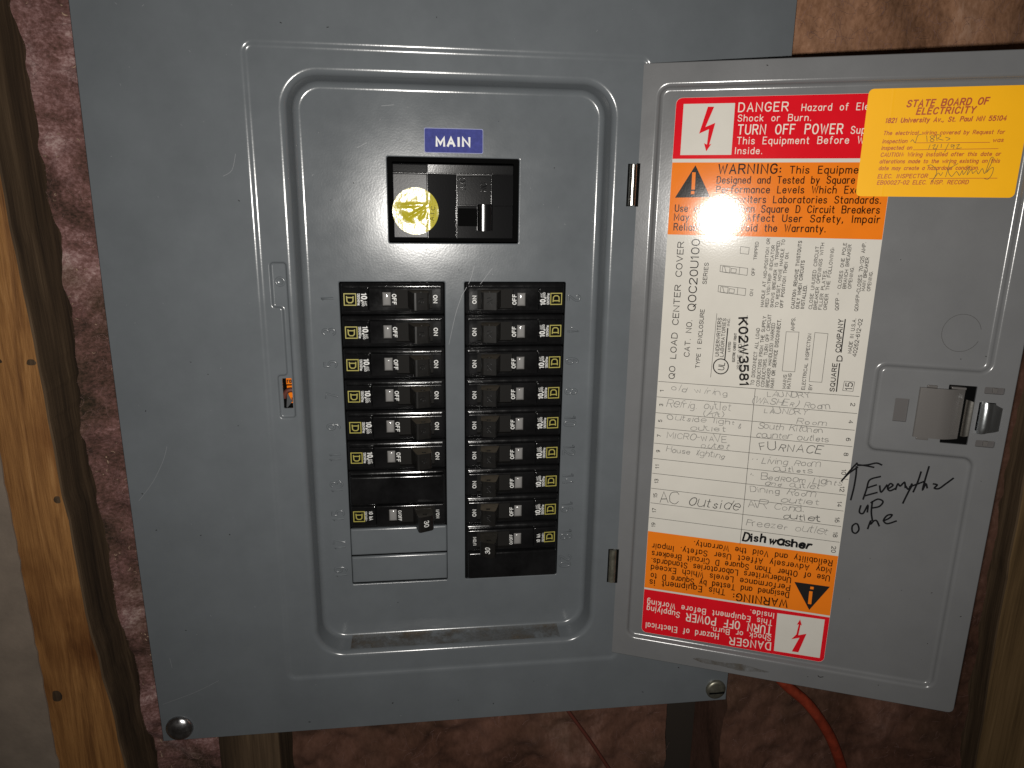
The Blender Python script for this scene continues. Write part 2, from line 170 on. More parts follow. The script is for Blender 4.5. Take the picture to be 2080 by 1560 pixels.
M_YEL = mat('yellow_vinyl', (0.93, 0.455, 0.0), 0.55, spec=0.25, bump=0.12, bscale=1500, bdist=0.0001, var=0.03, vscale=30)
M_REDINK = mat('red_brown_ink', (0.42, 0.065, 0.006), 0.5)
M_PENCILY = mat('ball_pen', (0.10, 0.065, 0.02), 0.5)
M_BLUE = mat('blue_vinyl', (0.050, 0.058, 0.235), 0.7, spec=0.15, bump=0.2, bscale=1200, bdist=0.0001, var=0.18, vscale=400)
M_BLUEDGE = mat('pale_blue_edge', (0.30, 0.32, 0.50), 0.7, spec=0.15)
M_ROUND = mat('yellow_foil', (0.46, 0.40, 0.03), 0.2, bump=0.35, bscale=900, bdist=0.0002, var=0.12, vscale=200)
M_DUST = ramp_mat('rusty_dust', [(0.35, (0.115, 0.118, 0.118)), (0.5, (0.105, 0.092, 0.075)), (0.68, (0.075, 0.055, 0.035))], 60, (1, 1, 1), 0.75, bump=0.3, bdist=0.0003, fine=(600, (1, 1, 1), 0.5))
_nt = M_DUST.node_tree; _p = _nt.nodes['Principled BSDF']; _tc = _nt.nodes.new('ShaderNodeTexCoord'); _n = _nt.nodes.new('ShaderNodeTexNoise')
_n.inputs['Scale'].default_value = 70; _n.inputs['Detail'].default_value = 8; _n.inputs['Roughness'].default_value = 0.75; _nt.links.new(_tc.outputs['Object'], _n.inputs['Vector'])
_mr = _nt.nodes.new('ShaderNodeMapRange'); _mr.inputs['From Min'].default_value = 0.40; _mr.inputs['From Max'].default_value = 0.66; _mr.inputs['To Max'].default_value = 0.85
_nt.links.new(_n.outputs['Fac'], _mr.inputs['Value']); _nt.links.new(_mr.outputs['Result'], _p.inputs['Alpha'])
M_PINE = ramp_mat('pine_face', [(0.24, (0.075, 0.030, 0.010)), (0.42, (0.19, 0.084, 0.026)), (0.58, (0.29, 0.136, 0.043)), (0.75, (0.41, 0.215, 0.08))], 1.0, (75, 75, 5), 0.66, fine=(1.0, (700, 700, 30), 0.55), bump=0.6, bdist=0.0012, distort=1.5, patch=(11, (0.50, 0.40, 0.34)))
M_DARKWOOD = ramp_mat('dark_wood', [(0.30, (0.022, 0.014, 0.008)), (0.5, (0.060, 0.038, 0.021)), (0.72, (0.125, 0.082, 0.047))], 1.0, (60, 60, 3.5), 0.85, fine=(1.0, (500, 500, 12), 0.5), bump=0.5, bdist=0.0015)
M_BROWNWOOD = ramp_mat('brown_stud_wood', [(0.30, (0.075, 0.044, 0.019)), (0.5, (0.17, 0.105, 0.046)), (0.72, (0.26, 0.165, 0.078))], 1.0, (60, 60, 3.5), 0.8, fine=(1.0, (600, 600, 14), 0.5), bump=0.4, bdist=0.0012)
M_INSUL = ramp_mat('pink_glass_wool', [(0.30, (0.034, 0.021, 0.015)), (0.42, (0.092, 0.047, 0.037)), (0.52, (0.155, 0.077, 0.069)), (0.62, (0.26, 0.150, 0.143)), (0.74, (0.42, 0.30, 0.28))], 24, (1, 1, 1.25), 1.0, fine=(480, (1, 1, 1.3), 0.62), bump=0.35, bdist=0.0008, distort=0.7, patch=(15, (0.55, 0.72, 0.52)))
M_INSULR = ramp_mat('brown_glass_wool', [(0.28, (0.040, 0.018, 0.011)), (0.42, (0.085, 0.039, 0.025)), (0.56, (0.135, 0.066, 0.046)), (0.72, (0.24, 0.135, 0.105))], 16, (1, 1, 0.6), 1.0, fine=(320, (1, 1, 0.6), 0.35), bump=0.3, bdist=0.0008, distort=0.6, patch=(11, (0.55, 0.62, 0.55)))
M_INSULT = ramp_mat('tan_glass_wool', [(0.28, (0.085, 0.040, 0.020)), (0.42, (0.20, 0.100, 0.055)), (0.56, (0.31, 0.165, 0.098)), (0.72, (0.44, 0.27, 0.19))], 18, (1, 1, 0.5), 1.0, fine=(420, (1, 1, 0.5), 0.45), bump=0.3, bdist=0.0008, distort=0.6)
M_FIBRE = mat('glass_fibre', (0.20, 0.115, 0.105), 0.9, var=0.6, vscale=60)
M_BOARD = mat('wallboard_paper', (0.20, 0.158, 0.124), 0.85, bump=0.35, bscale=500, bdist=0.0003, var=0.16, vscale=45)
M_CABLE = mat('orange_sheath', (0.25, 0.034, 0.014), 0.5, bump=0.4, bscale=250, bdist=0.0006, var=0.4, vscale=90)
M_WIRE = mat('dull_red_wire', (0.10, 0.025, 0.016), 0.6)
M_WALL = mat('dark_sheathing', (0.03, 0.022, 0.016), 0.9)
M_BOX = mat('enclosure_paint', (0.05, 0.053, 0.056), 0.5)
M_CRUMB = mat('straw_debris', (0.30, 0.205, 0.145), 0.85, var=0.4, vscale=200)

# The deadfront (inner plate with the breakers) lies 17 mm behind the door's shelf. Its parts are
# measured in slot units (a slot = 19.05) on a plate called z = -10; DF() gives their place on the panel.
KDF = 1.01927
def DF(x, y, z): return (x * KDF + 0.352, y * KDF - 2.704, z * KDF - 7.808)
# ------------------------------------------------------------------ mesh builder (mm)
class MB:
    def __init__(s): s.v = []; s.f = []; s.s = []; s.alt = []
    def add(s, vs, fs, smooth=False):
        o = len(s.v); s.v += [tuple(q) for q in vs]
        s.f += [tuple(i + o for i in f) for f in fs]; s.s += [smooth] * len(fs)
    def obj(s, name, m, parent=None, base=(0, 0, 0), mw=None):
        me = bpy.data.meshes.new(name)
        me.from_pydata([P(v[0] - base[0], v[1] - base[1], v[2] - base[2]) for v in s.v], [], s.f)
        me.polygons.foreach_set('use_smooth', s.s)
        for q in (m if isinstance(m, tuple) else (m,)): me.materials.append(q)
        for a, b in s.alt:
            for i in range(a, b): me.polygons[i].material_index = 1
        me.update()
        o = bpy.data.objects.new(name, me); COL.objects.link(o)
        if parent: o.parent = parent
        if mw is not None: o.matrix_local = mw
        return o
    def loft(s, loops, smooth=True, closed=True):
        n = len(loops[0]); vs = [p for l in loops for p in l]; fs = []
        for k in range(len(loops) - 1):
            for i in range(n if closed else n - 1):
                j = (i + 1) % n; fs.append((k * n + i, k * n + j, (k + 1) * n + j, (k + 1) * n + i))
        s.add(vs, fs, smooth)
    def fill(s, loops, z=None, smooth=False, up=True):
        bm = bmesh.new(); es = []
        for l in loops:
            vs = [bm.verts.new((q[0], q[1], 0)) for q in l]
            es += [bm.edges.new((vs[i], vs[(i + 1) % len(vs)])) for i in range(len(vs))]
        bmesh.ops.triangle_fill(bm, edges=es, use_beauty=True, use_dissolve=False, normal=(0, 0, 1))
        bm.verts.index_update(); vv = []
        zs = [q[2] if len(q) > 2 else z for l in loops for q in l]
        for v in bm.verts: vv.append((v.co.x, v.co.y, zs[v.index] if z is None else z))
        fs = []
        for f in bm.faces:
            ix = [v.index for v in f.verts]
            if f.normal.z < 0: ix.reverse()
            fs.append(tuple(ix))
        bm.free(); s.add(vv, fs, smooth)
    def df(s): s.v = [DF(*v) for v in s.v]; return s
    def quad(s, x0, x1, y0, y1, z): s.add([(x0, y0, z), (x1, y0, z), (x1, y1, z), (x0, y1, z)], [(0, 1, 2, 3)])
    def box(s, x0, x1, y0, y1, z0, z1):
        s.add([(x0, y0, z0), (x1, y0, z0), (x1, y1, z0), (x0, y1, z0), (x0, y0, z1), (x1, y0, z1), (x1, y1, z1), (x0, y1, z1)],
              [(3, 2, 1, 0), (4, 5, 6, 7), (0, 1, 5, 4), (1, 2, 6, 5), (2, 3, 7, 6), (3, 0, 4, 7)])
    def plateau(s, x0, x1, y0, y1, z0, z1, r=0.8, fil=0.7, holes=(), n=3, tilt=(0, 0)):
        cx, cy = (x0 + x1) / 2, (y0 + y1) / 2
        T = lambda l, z: [(p[0], p[1], z + ((p[0] - cx) * tilt[0] + (p[1] - cy) * tilt[1] if z > z0 else 0)) for p in l]
        loops = [T(rrect(x0, x1, y0, y1, r, n), z0)]
        for k in range(4):
            a = math.pi / 2 * k / 3; d = fil * (1 - math.cos(a)); h = z1 - fil * (1 - math.sin(a))
            loops.append(T(rrect(x0 + d, x1 - d, y0 + d, y1 - d, max(0.05, r - d * .5), n), h))
        s.loft(loops, True)
        hl = []
        for (a0, a1, b0, b1, hr, dep) in holes:
            l = rrect(a0, a1, b0, b1, hr, n); t = T(l, z1); hl.append(t)
            d = [(p[0], p[1], p[2] - dep) for p in t]; k0 = len(s.f)
            s.loft([t[::-1], d[::-1]], False); s.fill([d]); s.alt.append((k0, len(s.f)))
        s.fill([loops[-1]] + hl)
    def ribbon(s, pts, wd, z, closed=False):
        q = []
        for p in pts:
            if not q or (p[0] - q[-1][0]) ** 2 + (p[1] - q[-1][1]) ** 2 > 1e-6: q.append((p[0], p[1]))
        if len(q) < 2: return
        if closed and (q[0][0] - q[-1][0]) ** 2 + (q[0][1] - q[-1][1]) ** 2 < 1e-6: q.pop()
        n = len(q); L = []; R = []
        for i in range(n):
            a = q[i - 1] if (i > 0 or closed) else None; b = q[(i + 1) % n] if (i < n - 1 or closed) else None
            d1 = unit(a, q[i]) if a else None; d2 = unit(q[i], b) if b else None
            d1 = d1 or d2; d2 = d2 or d1
            nx, ny = -(d1[1] + d2[1]), d1[0] + d2[0]; ln = math.hypot(nx, ny)
            if ln < 0.3: nx, ny, ln = -d1[1], d1[0], 1.0
            nx /= ln; ny /= ln
            c = max(0.55, nx * -d1[1] + ny * d1[0]); h = wd / 2 / c
            x, y = q[i]
            if not closed:
                if i == 0: x -= d2[0] * wd * .35; y -= d2[1] * wd * .35
                if i == n - 1: x += d1[0] * wd * .35; y += d1[1] * wd * .35
            zz = z + i * 0.0006
            L.append((x + nx * h, y + ny * h, zz)); R.append((x - nx * h, y - ny * h, zz))
        vs = L + R; m = n if closed else n - 1
        s.add(vs, [(n + i, n + (i + 1) % n, (i + 1) % n, i) for i in range(m)])
    def tube(s, pts, r, sides=10, caps=True, taper=None):
        pts = [Vector(p) for p in pts]; loops = []; up = None
        for i, p in enumerate(pts):
            t = (pts[min(i + 1, len(pts) - 1)] - pts[max(i - 1, 0)]).normalized()
            if up is None: up = t.orthogonal().normalized()
            up = (up - t * up.dot(t)).normalized(); sd = t.cross(up)
            rr = r if taper is None else r * taper(i / (len(pts) - 1))
            loops.append([tuple(p + (up * math.cos(a) + sd * math.sin(a)) * rr) for a in [2 * math.pi * k / sides for k in range(sides)]])
        s.loft(loops, True)
        if caps:
            for l in (loops[0], loops[-1]): s.add(l, [tuple(range(len(l)))])
    def lathe(s, prof, c, n=24):
        s.loft([[(c[0] + r * math.cos(2 * math.pi * k / n), c[1] + r * math.sin(2 * math.pi * k / n), c[2] + h) for k in range(n)] for r, h in prof], True)

def unit(a, b):
    x, y = b[0] - a[0], b[1] - a[1]; l = math.hypot(x, y); return (x / l, y / l) if l > 1e-9 else None
def rrect(x0, x1, y0, y1, r, n=4):
    out = []
    for cx, cy, a0 in ((x1 - r, y0 + r, -90), (x1 - r, y1 - r, 0), (x0 + r, y1 - r, 90), (x0 + r, y0 + r, 180)):
        for k in range(n + 1):
            a = math.radians(a0 + 90 * k / n); out.append((cx + r * math.cos(a), cy + r * math.sin(a)))
    return out
def fpoly(V, off, rc, rr, n=5):
    """CCW polygon shrunk inwards by off; convex corners get radius rc-off, reflex ones rr+off"""
    N = len(V); Q = []
    for i in range(N):
        a, b, c = V[i - 1], V[i], V[(i + 1) % N]; d1 = unit(a, b); d2 = unit(b, c)
        n1 = (-d1[1], d1[0]); n2 = (-d2[1], d2[0]); cr = d1[0] * d2[1] - d1[1] * d2[0]
        k = off / (1 + n1[0] * n2[0] + n1[1] * n2[1])
        Q.append(((b[0] + (n1[0] + n2[0]) * k, b[1] + (n1[1] + n2[1]) * k), d1, d2, cr))
    out = []
    for (p, d1, d2, cr) in Q:
        r = max(0.3, rc - off) if cr > 0 else rr + off
        ang = math.atan2(cr, d1[0] * d2[0] + d1[1] * d2[1]); t = r * math.tan(abs(ang) / 2)
        s0 = (p[0] - d1[0] * t, p[1] - d1[1] * t); sg = 1 if cr > 0 else -1
        c = (s0[0] - d1[1] * r * sg, s0[1] + d1[0] * r * sg); a0 = math.atan2(s0[1] - c[1], s0[0] - c[0])
        for k in range(n + 1):
            a = a0 + ang * k / n; out.append((c[0] + r * math.cos(a), c[1] + r * math.sin(a)))
    return out
def sprof(W, D, n=6):
    th = 2 * math.atan2(D, W); R = W / (2 * math.sin(th)); a = [(R * math.sin(th * k / n), -R * (1 - math.cos(th * k / n))) for k in range(n + 1)]
    return a + [(W - x, -D - z) for x, z in a[-2::-1]]
def Z3(l, z): return [(p[0], p[1], z) for p in l]

# ------------------------------------------------------------------ lettering
G = {}
def _g(ch, w, s): G[ch] = (w, s)
for line in '''A 4;0 0 2 6 4 0|.7 2 3.3 2
B 4;0 0 0 6 2.3 6|2.3 0 0 0|0 3.2 2.3 3.2|~2.3 6 3.4 5.7 3.7 4.6 3.4 3.5 2.3 3.2|~2.3 3.2 3.6 2.8 4 1.6 3.6 .4 2.3 0
C 4;~4 4.8 3.3 5.7 2 6 .6 5.2 0 3 .6 .8 2 0 3.3 .3 4 1.2
D 4;2 0 0 0 0 6 2 6|~2 6 3.4 5.2 4 3 3.4 .8 2 0
E 3.4;3.4 0 0 0 0 6 3.4 6|0 3.2 2.8 3.2
F 3.4;0 0 0 6 3.4 6|0 3.2 2.8 3.2
G 4;~3.9 4.9 3.2 5.8 2 6 .6 5.2 0 3 .6 .8 2 0 3.4 .5 4 1.6|4 1.6 4 2.8 2.3 2.8
H 4;0 0 0 6|4 0 4 6|0 3.1 4 3.1
I .8;.4 0 .4 6
J 3;~3 6 3 4 3 1.6 2.6 .4 1.5 0 .4 .4 0 1.6
K 4;0 0 0 6|4 6 0 2.2|1.4 3.5 4 0
L 3.2;0 6 0 0 3.2 0
M 4.6;0 0 0 6 2.3 1.5 4.6 6 4.6 0
N 4;0 0 0 6 4 0 4 6
O 4.2;~2.1 6 .6 5.2 0 3 .6 .8 2.1 0 3.6 .8 4.2 3 3.6 5.2 2.1 6
P 3.8;0 0 0 6 2.2 6|~2.2 6 3.5 5.6 3.8 4.5 3.5 3.4 2.2 3|2.2 3 0 3
Q 4.2;~2.1 6 .6 5.2 0 3 .6 .8 2.1 0 3.6 .8 4.2 3 3.6 5.2 2.1 6|2.6 1.6 4.2 -.4
R 4;0 0 0 6 2.2 6|~2.2 6 3.5 5.6 3.8 4.5 3.5 3.4 2.2 3|2.2 3 0 3|2 3 4 0
S 3.8;~3.7 4.9 3 5.8 1.9 6 .6 5.5 .2 4.5 .8 3.5 1.9 3.1 3.1 2.6 3.8 1.5 3.2 .4 1.9 0 .7 .3 0 1.2
T 4;0 6 4 6|2 6 2 0
U 4;~0 6 0 4.5 0 2 .5 .6 2 0 3.5 .6 4 2 4 4.5 4 6
V 4;0 6 2 0 4 6
W 5.4;0 6 1.3 0 2.7 5 4.1 0 5.4 6
X 4;0 0 4 6|0 6 4 0
Y 4;0 6 2 3 4 6|2 3 2 0
Z 4;0 6 4 6 0 0 4 0
a 3.2;3.2 4 3.2 0|~3.2 2.9 2.6 3.8 1.6 4 .4 3.4 0 2 .4 .6 1.6 0 2.6 .3 3.2 1.2
b 3.2;0 6 0 0|~0 2.9 .6 3.8 1.6 4 2.8 3.4 3.2 2 2.8 .6 1.6 0 .6 .3 0 1.2
c 3;~3 3.2 2.4 3.9 1.6 4 .4 3.4 0 2 .4 .6 1.6 0 2.4 .2 3 .9
d 3.2;3.2 6 3.2 0|~3.2 2.9 2.6 3.8 1.6 4 .4 3.4 0 2 .4 .6 1.6 0 2.6 .3 3.2 1.2
e 3.2;0 2.1 3.2 2.1|~3.2 2.1 2.9 3.4 1.7 4 .4 3.4 0 2.1 .4 .6 1.7 0 2.6 .2 3.1 .9
f 2.2;~2.2 5.8 1.5 6 .9 5.6 .8 4.6 .8 2 .8 0|0 4 2 4
g 3.2;~3.2 2.9 2.6 3.8 1.6 4 .4 3.4 0 2 .4 .6 1.6 0 2.6 .3 3.2 1.2|~3.2 4 3.2 1 3.2 -.8 2.7 -1.8 1.6 -2.1 .4 -1.6
h 3.2;0 6 0 0|~0 2.6 .7 3.7 1.8 4 2.9 3.6 3.2 2.6 3.2 1.2 3.2 0
i .6;.3 4 .3 0|.3 5.3 .3 5.9
j 1.2;~.9 4 .9 0 .7 -1.5 0 -2|.9 5.3 .9 5.9
k 3;0 6 0 0|2.8 4 0 1.4|1 2.4 3 0
l .6;.3 6 .3 0
m 5;0 4 0 0|~0 2.8 .6 3.8 1.4 4 2.2 3.7 2.5 2.8 2.5 1 2.5 0|~2.5 2.8 3.1 3.8 3.9 4 4.7 3.7 5 2.8 5 1 5 0
n 3.2;0 4 0 0|~0 2.6 .7 3.7 1.8 4 2.9 3.6 3.2 2.6 3.2 1.2 3.2 0
o 3.3;~1.65 4 .4 3.4 0 2 .4 .6 1.65 0 2.9 .6 3.3 2 2.9 3.4 1.65 4
p 3.2;0 4 0 -2|~0 2.9 .6 3.8 1.6 4 2.8 3.4 3.2 2 2.8 .6 1.6 0 .6 .3 0 1.2
q 3.2;3.2 4 3.2 -2|~3.2 2.9 2.6 3.8 1.6 4 .4 3.4 0 2 .4 .6 1.6 0 2.6 .3 3.2 1.2
r 2.2;0 4 0 0|~0 2.4 .6 3.6 1.4 4 2.2 3.9
s 2.8;~2.7 3.3 2 3.9 1.4 4 .4 3.7 .1 3 .6 2.3 1.4 2 2.4 1.6 2.8 .9 2.3 .2 1.4 0 .5 .2 0 .8
t 2;~.8 5.6 .8 3 .8 1 1.1 .2 2 0|0 4 2 4
u 3.2;~0 4 0 2.4 0 1.2 .4 .3 1.5 0 2.6 .4 3.2 1.4|3.2 4 3.2 0
v 3;0 4 1.5 0 3 4
w 4.4;0 4 1.1 0 2.2 3.4 3.3 0 4.4 4
x 3;0 4 3 0|0 0 3 4
y 3;0 4 1.5 0|3 4 .6 -2
z 3;0 4 3 4 0 0 3 0
0 3.7;~1.85 6 .5 5.2 0 3 .5 .8 1.85 0 3.2 .8 3.7 3 3.2 5.2 1.85 6
1 1.6;0 4.8 1.1 6 1.1 0
2 3.7;~0 4.6 .6 5.7 1.9 6 3.3 5.5 3.6 4.4 3 3.2 1.4 1.6 0 0|0 0 3.7 0
3 3.7;~.1 5 .8 5.8 1.8 6 3.2 5.6 3.4 4.5 2.9 3.5 1.6 3.2|~1.6 3.2 3.2 2.8 3.7 1.6 3.2 .4 1.8 0 .6 .3 0 1.2
4 3.8;2.8 0 2.8 6 0 1.8 3.8 1.8
5 3.7;3.3 6 .4 6 .2 3.3|~.2 3.3 1.8 3.9 3.3 3.2 3.7 2 3.2 .5 1.8 0 .5 .3 0 1
6 3.7;~3.2 5.6 2.2 6 .9 5.3 .1 3.4 .1 1.6 .8 .2 2 0 3.3 .6 3.7 1.9 3.2 3.2 2 3.6 .8 3.2 .1 2
7 3.6;0 6 3.6 6 1.2 0
8 3.6;~1.8 3.2 .5 3.7 .2 4.7 .7 5.7 1.8 6 2.9 5.7 3.4 4.7 3.1 3.7 1.8 3.2|~1.8 3.2 .4 2.6 0 1.5 .5 .4 1.8 0 3.1 .4 3.6 1.5 3.2 2.6 1.8 3.2
9 3.7;~.5 .4 1.5 0 2.8 .7 3.6 2.6 3.6 4.4 2.9 5.8 1.7 6 .4 5.4 0 4.1 .5 2.8 1.7 2.4 2.9 2.8 3.6 4
. .6;.3 0 .3 .4
, .6;.4 .5 .1 -.9
: .6;.3 .8 .3 1.2|.3 3 .3 3.4
- 2.2;0 2.6 2.2 2.6
/ 2.6;0 -.3 2.6 6.3
( 1.2;~1.2 6.6 .3 5 0 3 .3 1 1.2 -.6
) 1.2;~0 6.6 .9 5 1.2 3 .9 1 0 -.6
' .5;.2 6 .2 4.8
~ 2.6;~0 2.6 .6 3.3 1.3 2.8 2 2.3 2.6 3
& 3.6;~3.6 0 1.6 2.6 .7 4.6 1.5 6 2.4 4.8 1 3 0 1.4 1 0 2.4 .4 3.4 2.2'''.split('\n'):
    k, s = line.split(';', 1); ch = k[0]; wd = float(k[1:]); _g(ch, wd, s)
def crom(p, n=4):
    out = []; closed = p[0] == p[-1]
    for i in range(len(p) - 1):
        a = p[i - 1] if i else (p[-2] if closed else p[0]); b = p[i]; c = p[i + 1]
        d = p[i + 2] if i + 2 < len(p) else (p[1] if closed else p[-1])
        for k in range(n):
            t = k / n
            out.append(tuple(.5 * (2 * b[j] + (c[j] - a[j]) * t + (2 * a[j] - 5 * b[j] + 4 * c[j] - d[j]) * t * t + (3 * b[j] - a[j] - 3 * c[j] + d[j]) * t ** 3) for j in range(len(b))))
    return out + [p[-1]]
_gc = {}
def glyph(ch):
    if ch not in _gc:
        w, s = G[ch]; st = []
        for k in s.split('|'):
            sm = k.startswith('~'); v = list(map(float, k.lstrip('~').split())); p = list(zip(v[::2], v[1::2]))
            st.append((crom(p, 3) if sm and len(p) > 2 else p))
        _gc[ch] = (w, st)
    return _gc[ch]
def strokes(s, gap=1.5, space=3.2):
    x = 0; out = []
    for ch in s:
        if ch == ' ': x += space + gap; continue
        w, st = glyph(ch)
        out.append((x, w, st)); x += w + gap
    return out, x - gap
def write(mb, item, wd, z, gap=1.5, space=3.2, shear=0.0, jit=0.0, rnd=None, cap=None, xl=None):
    s, a, b, ang, L, c = item; c = cap or c; L = xl or L
    gl, W = strokes(s, gap, space); sx = L / W; sy = c / 6; ca, sa = math.cos(math.radians(ang)), math.sin(math.radians(ang)); k = 0
    for (x0, w, st) in gl:
        jr = rnd.gauss(0, jit) if jit else 0; jy = rnd.gauss(0, jit * 2.2) if jit else 0; js = 1 + (rnd.gauss(0, jit * .9) if jit else 0)
        for p in st:
            q = []
            for (x, y) in p:
                xx, yy = (x - w / 2) * js, y * js
                if jit: xx += rnd.gauss(0, jit * .5); yy += rnd.gauss(0, jit * .5); xx, yy = xx - yy * jr, yy + xx * jr * .7
                X = (x0 + w / 2 + xx) * sx + yy * sy * shear; Y = yy * sy + jy * sy * .6
                q.append((a + X * ca - Y * sa, b + X * sa + Y * ca))
            mb.ribbon(q, wd * (1 if not jit else rnd.uniform(.75, 1.2)), z + (k % 6) * 0.0025, closed=(len(p) > 3 and p[0] == p[-1])); k += 1
def typeset(mb, item, z, bold=0.0, shear=0.0, cap=None):
    write(mb, item, (cap or item[5]) * (.13 + bold * 4.2), z, 1.55 + bold * 22, 3.2, shear)

# ------------------------------------------------------------------ scene-graph helpers
def tag(o, label, cat, group=None, kind=None):
    o['label'] = label; o['category'] = cat
    if group: o['group'] = group
    if kind: o['kind'] = kind
    return o
def thing(name, label, cat, base, frame=IDENT, group=None):
    o = bpy.data.objects.new(name, None); COL.objects.link(o); o.empty_display_size = 0.01
    o.matrix_world = frame @ Matrix.Translation(P(*base)); return tag(o, label, cat, group)

# ================================================================== WALL BEHIND
mb = MB(); mb.quad(-700, 800, -700, 700, -96); o = mb.obj('wall', M_WALL); o['kind'] = 'structure'

def wool(name, x0, x1, y0, y1, zf, step, amp, m, label, seed, nfib, crumbs=0):
    """a batt of glass wool: displaced sheet closed by a skirt, loose fibres and straw on it"""
    t = thing(name, label, 'insulation', (x0, y0, -60)); nx = int((x1 - x0) / step) + 1; ny = int((y1 - y0) / step) + 1
    off = Vector((seed * 13.7, seed * 5.1, 0)); rnd = random.Random(seed)
    def zz(x, y):
        a = noise.fractal(Vector((x, y, 0)) / 34 + off, 0.9, 2.1, 3); b = noise.fractal(Vector((x * 1.2, y, 4)) / 9 + off, 0.8, 2.2, 4)
        c = noise.turbulence(Vector((x, y * .7, 9)) / 16 + off, 3, False)
        return zf(x, y) + amp * (a * 1.0 + b * .07 - c * .10)
    mb = MB(); g = [[(x0 + (x1 - x0) * i / (nx - 1), y0 + (y1 - y0) * j / (ny - 1)) for i in range(nx)] for j in range(ny)]
    vs = [(x, y, zz(x, y)) for r in g for (x, y) in r]
    fs = [(j * nx + i, j * nx + i + 1, (j + 1) * nx + i + 1, (j + 1) * nx + i) for j in range(ny - 1) for i in range(nx - 1)]
    mb.add(vs, fs, True)
    rim = [j * nx for j in range(ny - 1, -1, -1)] + list(range(1, nx)) + [j * nx + nx - 1 for j in range(1, ny)] + [(ny - 1) * nx + i for i in range(nx - 2, 0, -1)]
    a = [vs[i] for i in rim]; mb.loft([a, [(p[0], p[1], -92) for p in a]], False)
    mb.obj('batt', m, t, (x0, y0, -60))
    fb = MB()
    for k in range(nfib):
        x, y = rnd.uniform(x0 + 3, x1 - 3), rnd.uniform(y0 + 3, y1 - 3); an = rnd.uniform(0, 6.28); cur = rnd.gauss(0, .35); L = rnd.uniform(3, 14); pts = []; n = 7
        for i in range(n):
            pts.append((x, y, zz(x, y) + .25 + 1.3 * math.sin(math.pi * i / (n - 1)) * rnd.uniform(.4, 1))); x += math.cos(an) * L / n; y += math.sin(an) * L / n; an += cur + rnd.gauss(0, .25)
        fb.tube(pts, rnd.uniform(.04, .10), 3, False)
    f = fb.obj('loose_fibres', M_FIBRE, t, (x0, y0, -60)); f['kind'] = 'stuff'
    if crumbs:
        cb = MB(); spots = [(rnd.uniform(x0 + 6, x1 - 6), rnd.uniform(-260, 250)) for k in range(max(3, crumbs // 9))]
        for k in range(crumbs):
            c = rnd.choice(spots); x, y = c[0] + rnd.gauss(0, 7), c[1] + rnd.gauss(0, 10)
            if not (x0 + 2 < x < x1 - 2 and y0 + 2 < y < y1 - 2): continue
            an = rnd.uniform(0, 6.28); cur = rnd.gauss(0, .5); L = rnd.uniform(.8, 3.6); pts = []
            for i in range(6): pts.append((x, y, zz(x, y) + .35)); x += math.cos(an) * L / 6; y += math.sin(an) * L / 6; an += cur
            cb.tube(pts, rnd.uniform(.18, .5), 5, True, lambda t: .35 + .65 * math.sin(math.pi * (.1 + .8 * t)))
        f = cb.obj('straw_crumbs', M_CRUMB, t, (x0, y0, -60)); f['kind'] = 'stuff'
    return t
wool('insulation_batt', -236, -150, -300, 300, lambda x, y: -37 + max(0, (-200 - x)) * .18, 1.6, 7.0, M_INSUL, 'dirty pink glass wool squeezed between the orange stud and the panel', 3, 3200, 330)
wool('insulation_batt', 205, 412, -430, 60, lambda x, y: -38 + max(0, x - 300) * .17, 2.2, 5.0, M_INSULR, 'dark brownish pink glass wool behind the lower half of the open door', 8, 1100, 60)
wool('insulation_batt', 196, 412, 64, 330, lambda x, y: -28, 2.2, 5.0, M_INSULT, 'tan orange glass wool showing above the top edge of the open door', 11, 1600, 90)
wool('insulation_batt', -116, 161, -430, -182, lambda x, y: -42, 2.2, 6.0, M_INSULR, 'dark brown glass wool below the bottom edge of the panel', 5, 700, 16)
wool('insulation_batt', -212, -165, -430, -301, lambda x, y: -38, 2.2, 5.0, M_INSUL, 'small pink tuft of glass wool under the lower left corner of the panel', 6, 20)

# studs
def stud(name, label, front, back, z0, z1, mf, ms, knots=()):
    """front/back: (left, right) edge polylines as functions of y"""
    t = thing(name, label, 'stud', (front(-430)[0], -430, z0)); base = (front(-430)[0], -430, z0); ys = [-430 + 15 * k for k in range(52)]; rnd = random.Random(len(label))
    j = lambda: rnd.gauss(0, .35)
    L = [(front(y)[0] + j(), y, z1) for y in ys]; R = [(front(y)[1] + j(), y, z1) for y in ys]
    RB = [(p[0] + .9, p[1], z1 - .8) for p in R]; LB = [(p[0] - .9, p[1], z1 - .8) for p in L]
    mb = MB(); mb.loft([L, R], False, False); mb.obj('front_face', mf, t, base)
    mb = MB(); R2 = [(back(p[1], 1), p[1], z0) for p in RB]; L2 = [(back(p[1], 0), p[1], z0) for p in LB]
    mb.loft([R, RB, R2, L2, LB, L], False, False); mb.obj('side_faces', ms, t, base)  # side faces get a darker wood colour than the front
    for dx, y, a, b in knots:
        x = front(y)[1] - dx; kb = MB(); rng = [[(x + a * q * math.cos(g) * (1 + .15 * math.sin(3 * g + y)), y + b * q * math.sin(g) * (1 + .15 * math.cos(2 * g)), z1 + .12 + .25 * (1 - q)) for g in [6.2832 * k / 14 for k in range(14)]] for q in (1, .7, .4, .02)]
        kb.loft(rng, True); kb.obj('knot', M_DARKWOOD, t, base)
    return t
def edge(y, T):
    T = sorted(T)
    if y <= T[0][0]: a, b = T[0], T[1]
    elif y >= T[-1][0]: a, b = T[-2], T[-1]
    else:
        i = next(k for k in range(len(T) - 1) if T[k + 1][0] >= y); a, b = T[i], T[i + 1]
    return a[1] + (b[1] - a[1]) * (y - a[0]) / (b[0] - a[0])
